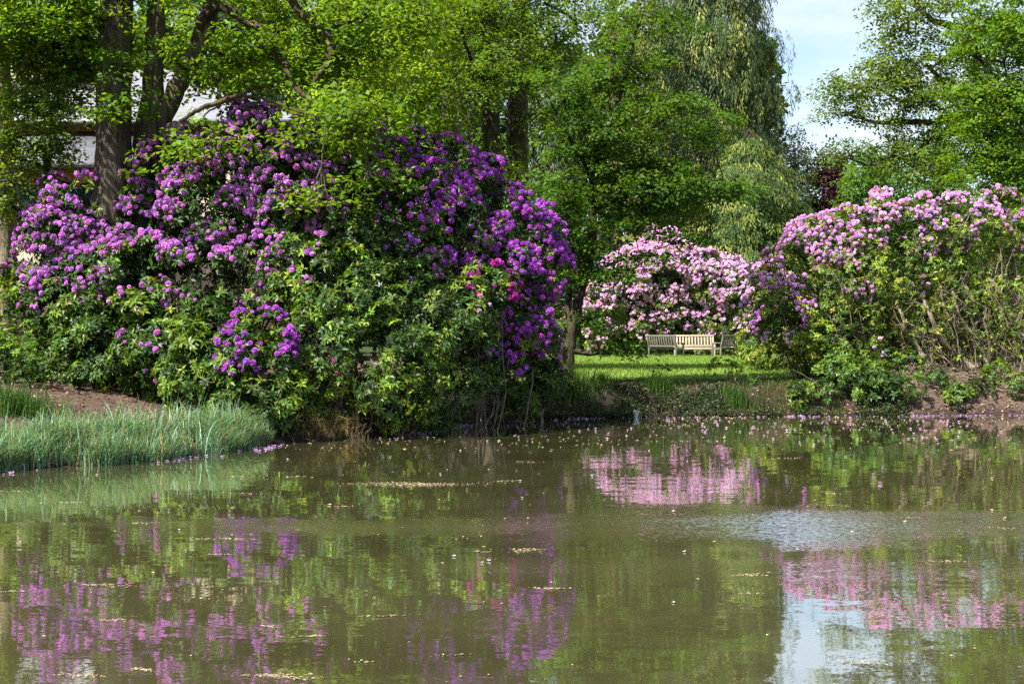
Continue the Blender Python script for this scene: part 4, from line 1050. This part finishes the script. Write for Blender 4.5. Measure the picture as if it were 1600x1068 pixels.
# ------------------------------------------------------------------ what floats on the pond
def float_things():
    pt = Leaves(); lf = Leaves(); mt = Leaves()
    def blossoms(x, y, s, col):
        n = len(x); P = np.column_stack([x, y, np.full(n, .006)])
        T = rng.uniform(0, 6.28, n)
        for k in range(5):
            ph = T+k*1.2566
            ax = nrm(np.stack([np.cos(ph), np.sin(ph), rng.uniform(.05, .7, n)], -1))
            pt.blades(P, ax, np.tile([0, 0, 1.], (n, 1)), s, s*.75, jitter(col, n, .15, .05), -.1, .65)
    def inpond(x, y, lo=-99, hi=-.02):
        d = pond_dist(x, y); return (d < hi) & (d > lo)
    # thick line of fallen blossoms along the far shore
    x = rng.uniform(-2.2, 14, 26000); y = rng.uniform(27, 35, 26000)
    k = inpond(x, y, -.5+.25*0, -.01) & (rng.random(26000) < .03+.6*(bumps(x, y, 3) > .10)); blossoms(x[k][:300], y[k][:300], rng.uniform(.018, .042, min(300, k.sum())), (.5, .3, .62))
    # scattered further out
    n = 1500; x = rng.uniform(-3, 10, n); y = 33.5-7.5*rng.random(n)**1.5
    k = inpond(x, y) & (rng.random(n) < .35+.9*np.maximum(0, bumps(x, y, 1.6))*3); x, y = x[k][:190], y[k][:190]; blossoms(x, y, rng.uniform(.02, .042, len(x)), (.7, .45, .68))
    # along the reeds
    x = rng.uniform(-9.5, -4, 6000); y = rng.uniform(18.5, 25.5, 6000); k = inpond(x, y, -.55, -.12) & (bumps(x, y, 4) > -.02); x, y = x[k][:90], y[k][:90]; blossoms(x, y, rng.uniform(.02, .04, len(x)), (.6, .35, .68))
    n = 60; x = rng.uniform(-8, 8, n); y = rng.uniform(8, 26, n); k = inpond(x, y); blossoms(x[k], y[k], rng.uniform(.015, .03, k.sum()), (.75, .6, .6))
    # small pale leaves and bud scales
    def scales(x, y, size, col, buf):
        n = len(x); a = rng.uniform(0, 6.28, n)
        buf.blades(np.column_stack([x, y, rng.uniform(.004, .010, n)]), nrm(np.stack([np.cos(a), np.sin(a), rng.uniform(-.02, .12, n)], -1)), nrm(np.array([0, 0, 1.])+rng.normal(0, .12, (n, 3))), size, np.asarray(size)*.45, jitter(col, n, .25, .1), .02)
    n = 2600; x = rng.uniform(-5, 12, n); y = 33.5-10*rng.random(n)**1.6; k = inpond(x, y) & (rng.random(n) < .3+np.maximum(0, bumps(x, y, 1.1))*3.5)
    scales(x[k], y[k], rng.uniform(.02, .085, k.sum()), (.50, .42, .26), lf)
    n = 900; py = rng.uniform(690, 1075, n); D = CAMZ*F/(py-HZ); x = rng.uniform(-900, 900, n)/F*D
    k = inpond(x, D) & (rng.random(n) < .07+np.maximum(0, bumps(x, D, 1.4)-.12)*5)
    scales(x[k], D[k], rng.uniform(.012, .038, k.sum())*(.6+D[k]/22), (.46, .36, .2), lf)
    # drifting mats: narrow rafts of many flecks
    for px, py, wpx, hpx, cnt in ((635, 757, 80, 6, 900), (370, 745, 40, 1.5, 60), (530, 792, 26, 1.5, 40), (370, 771, 26, 1.5, 40), (395, 772, 25, 1.4, 30), (345, 867, 22, 2, 60), (370, 843, 30, 2, 70), (310, 843, 22, 2, 50), (168, 915, 34, 4, 150),
                                  (818, 860, 28, 4, 160), (750, 863, 16, 2, 40), (850, 920, 26, 2.5, 80), (1180, 899, 26, 3, 80), (1175, 928, 20, 2, 30), (180, 970, 24, 3, 60), (220, 1048, 18, 4, 60), (445, 1058, 52, 7, 240), (120, 1057, 36, 6, 100),
                                  (30, 925, 30, 2, 40), (1480, 878, 34, 3, 90), (1295, 772, 18, 1.5, 40), (1300, 790, 22, 1.5, 40), (1220, 716, 32, 1.2, 60), (780, 752, 28, 1.6, 60), (840, 722, 30, 1.5, 50), (600, 963, 34, 2.5, 50), (1415, 810, 18, 2, 30),
                                  (1560, 826, 24, 2, 40), (30, 768, 30, 2, 40), (90, 786, 44, 1.5, 60), (470, 745, 20, 1.4, 40), (220, 818, 26, 1.6, 40), (420, 980, 16, 2, 20), (480, 995, 30, 3, 40), (1360, 965, 40, 3, 40), (1350, 1036, 44, 5, 90), (700, 1025, 40, 4, 20), (560, 1035, 30, 3, 20)):
        cnt = max(14, int(cnt*.6)); hpx = hpx*.75
        q = rng.normal(0, .42, (cnt, 2)); q[:, 0] += .5*np.sin(q[:, 1]*3+px); xx = px+q[:, 0]*wpx+0*py; yy = py+q[:, 1]*hpx+.02*q[:, 0]*wpx*rng.normal()
        D = CAMZ*F/(yy-HZ); X = (xx-800)/F*D; k = inpond(X, D)
        sc = (.012+.0012*np.median(D))
        scales(X[k], D[k], rng.uniform(.5, 1.5, k.sum())*sc, (.34, .27, .17), mt)
    o = pt.build('floating_blossoms', M_PETAL); tag(o, 'fallen mauve blossoms floating on the pond, thickest along the far shore', 'blossoms', kind='stuff')
    o = lf.build('floating_leaves', M_DEAD); tag(o, 'small pale leaves and scales scattered over the water', 'leaf flecks', kind='stuff')
    o = mt.build('floating_debris', M_DEAD); tag(o, 'thin rafts of tan plant debris drifting on the pond', 'debris', kind='stuff')
float_things()

def white_box():
    c = W(1000, 652, 33.2); c[2] = 0
    M_PL = simple_mat('white_plastic', (.46, .48, .46), .5)
    r = thing('floating_box', 'small tilted white box lid sticking out of the water below the lawn', 'box', c, rotz=.5)
    b = Boxes(); b.quad8([(-.10, 0, -.05), (.10, .03, -.05), (.10, .055, -.05), (-.10, .025, -.05), (-.12, .05, .18), (.11, .08, .11), (.11, .105, .11), (-.12, .075, .18)])
    b.build('panel', M_PL, r, .004)
    rb = Boxes()
    for k in range(3):
        t = .2+k*.3
        zl, zr = -.05+t*.23, -.05+t*.16
        rb.quad8([(-.11, -.012+t*.05, zl), (.105, .018+t*.05, zr), (.105, .03+t*.05, zr), (-.11, .0+t*.05, zl), (-.11, -.008+t*.05, zl+.014), (.105, .02+t*.05, zr+.014), (.105, .032+t*.05, zr+.014), (-.11, .004+t*.05, zl+.014)])
    rb.build('rib', M_PL, r)
    sd = Boxes(); sd.quad8([(-.125, .03, -.05), (-.105, .03, -.05), (-.08, .16, -.05), (-.10, .16, -.05), (-.135, .055, .18), (-.122, .055, .18), (-.10, .18, .13), (-.113, .18, .13)])
    sd.build('side', M_PL, r, .003)
white_box()

# ------------------------------------------------------------------ light, sky, camera
SUN_EL = math.radians(52)
sd = np.array([-.62, -.62])            # horizontal direction towards the sun
sd = sd/np.linalg.norm(sd)
to_sun = Vector((sd[0]*math.cos(SUN_EL), sd[1]*math.cos(SUN_EL), math.sin(SUN_EL)))
sun = bpy.data.lights.new('sun', 'SUN'); sun.energy = 5.0; sun.angle = math.radians(.53); sun.color = (1, .95, .86)
so = bpy.data.objects.new('sun', sun); C.objects.link(so); so.location = (0, 0, 40)
so.rotation_euler = to_sun.to_track_quat('Z', 'Y').to_euler()

w = bpy.data.worlds.new('World'); bpy.context.scene.world = w; w.use_nodes = True
nt = w.node_tree; nt.nodes.clear(); L = nt.links.new
out = nt.nodes.new('ShaderNodeOutputWorld'); bg = nt.nodes.new('ShaderNodeBackground'); bg.inputs['Strength'].default_value = .078
sky = nt.nodes.new('ShaderNodeTexSky'); sky.sky_type = 'NISHITA'; sky.sun_disc = False
sky.sun_elevation = SUN_EL; sky.sun_rotation = math.atan2(sd[0], sd[1]); sky.air_density = 1.0; sky.dust_density = 1.0
tc = nt.nodes.new('ShaderNodeTexCoord')
mp = nt.nodes.new('ShaderNodeMapping'); mp.inputs['Scale'].default_value = (2.2, 2.2, 7.0); L(tc.outputs['Generated'], mp.inputs[0])
cn = nt.nodes.new('ShaderNodeTexNoise'); cn.inputs['Scale'].default_value = 2.2; cn.inputs['Detail'].default_value = 7; cn.inputs['Roughness'].default_value = .58; L(mp.outputs[0], cn.inputs['Vector'])
cr = nt.nodes.new('ShaderNodeMapRange'); cr.interpolation_type = 'SMOOTHSTEP'; cr.inputs['From Min'].default_value = .36; cr.inputs['From Max'].default_value = .7; cr.inputs['To Max'].default_value = .75
L(cn.outputs['Fac'], cr.inputs[0])
mx = nt.nodes.new('ShaderNodeMix'); mx.data_type = 'RGBA'; mx.inputs['B'].default_value = (5.0, 5.35, 5.8, 1)
L(cr.outputs[0], mx.inputs['Factor']); L(sky.outputs[0], mx.inputs['A']); L(mx.outputs['Result'], bg.inputs['Color']); L(bg.outputs[0], out.inputs[0])

cam = bpy.data.cameras.new('camera'); cam.lens = 50; cam.sensor_width = 36; cam.clip_end = 4000; cam.clip_start = .1
co = bpy.data.objects.new('camera', cam); C.objects.link(co)
co.location = (0, 0, CAMZ)
co.rotation_euler = (math.radians(90)-math.atan2(534-HZ, F), 0, 0)
sc = bpy.context.scene; sc.camera = co
sc.view_settings.view_transform = 'Standard'; sc.view_settings.look = 'None'; sc.view_settings.gamma = 1; sc.view_settings.use_curve_mapping = False
sc.view_settings.exposure = 1.5
sc.render.engine = 'CYCLES'
cy = sc.cycles; cy.use_denoising = False; cy.max_bounces = 7; cy.diffuse_bounces = 3; cy.glossy_bounces = 3; cy.transmission_bounces = 4; cy.transparent_max_bounces = 4
cy.caustics_reflective = False; cy.caustics_refractive = False; cy.sample_clamp_indirect = 4
nf = sum(len(m_.polygons) for m_ in bpy.data.meshes)
print('FACES', nf)
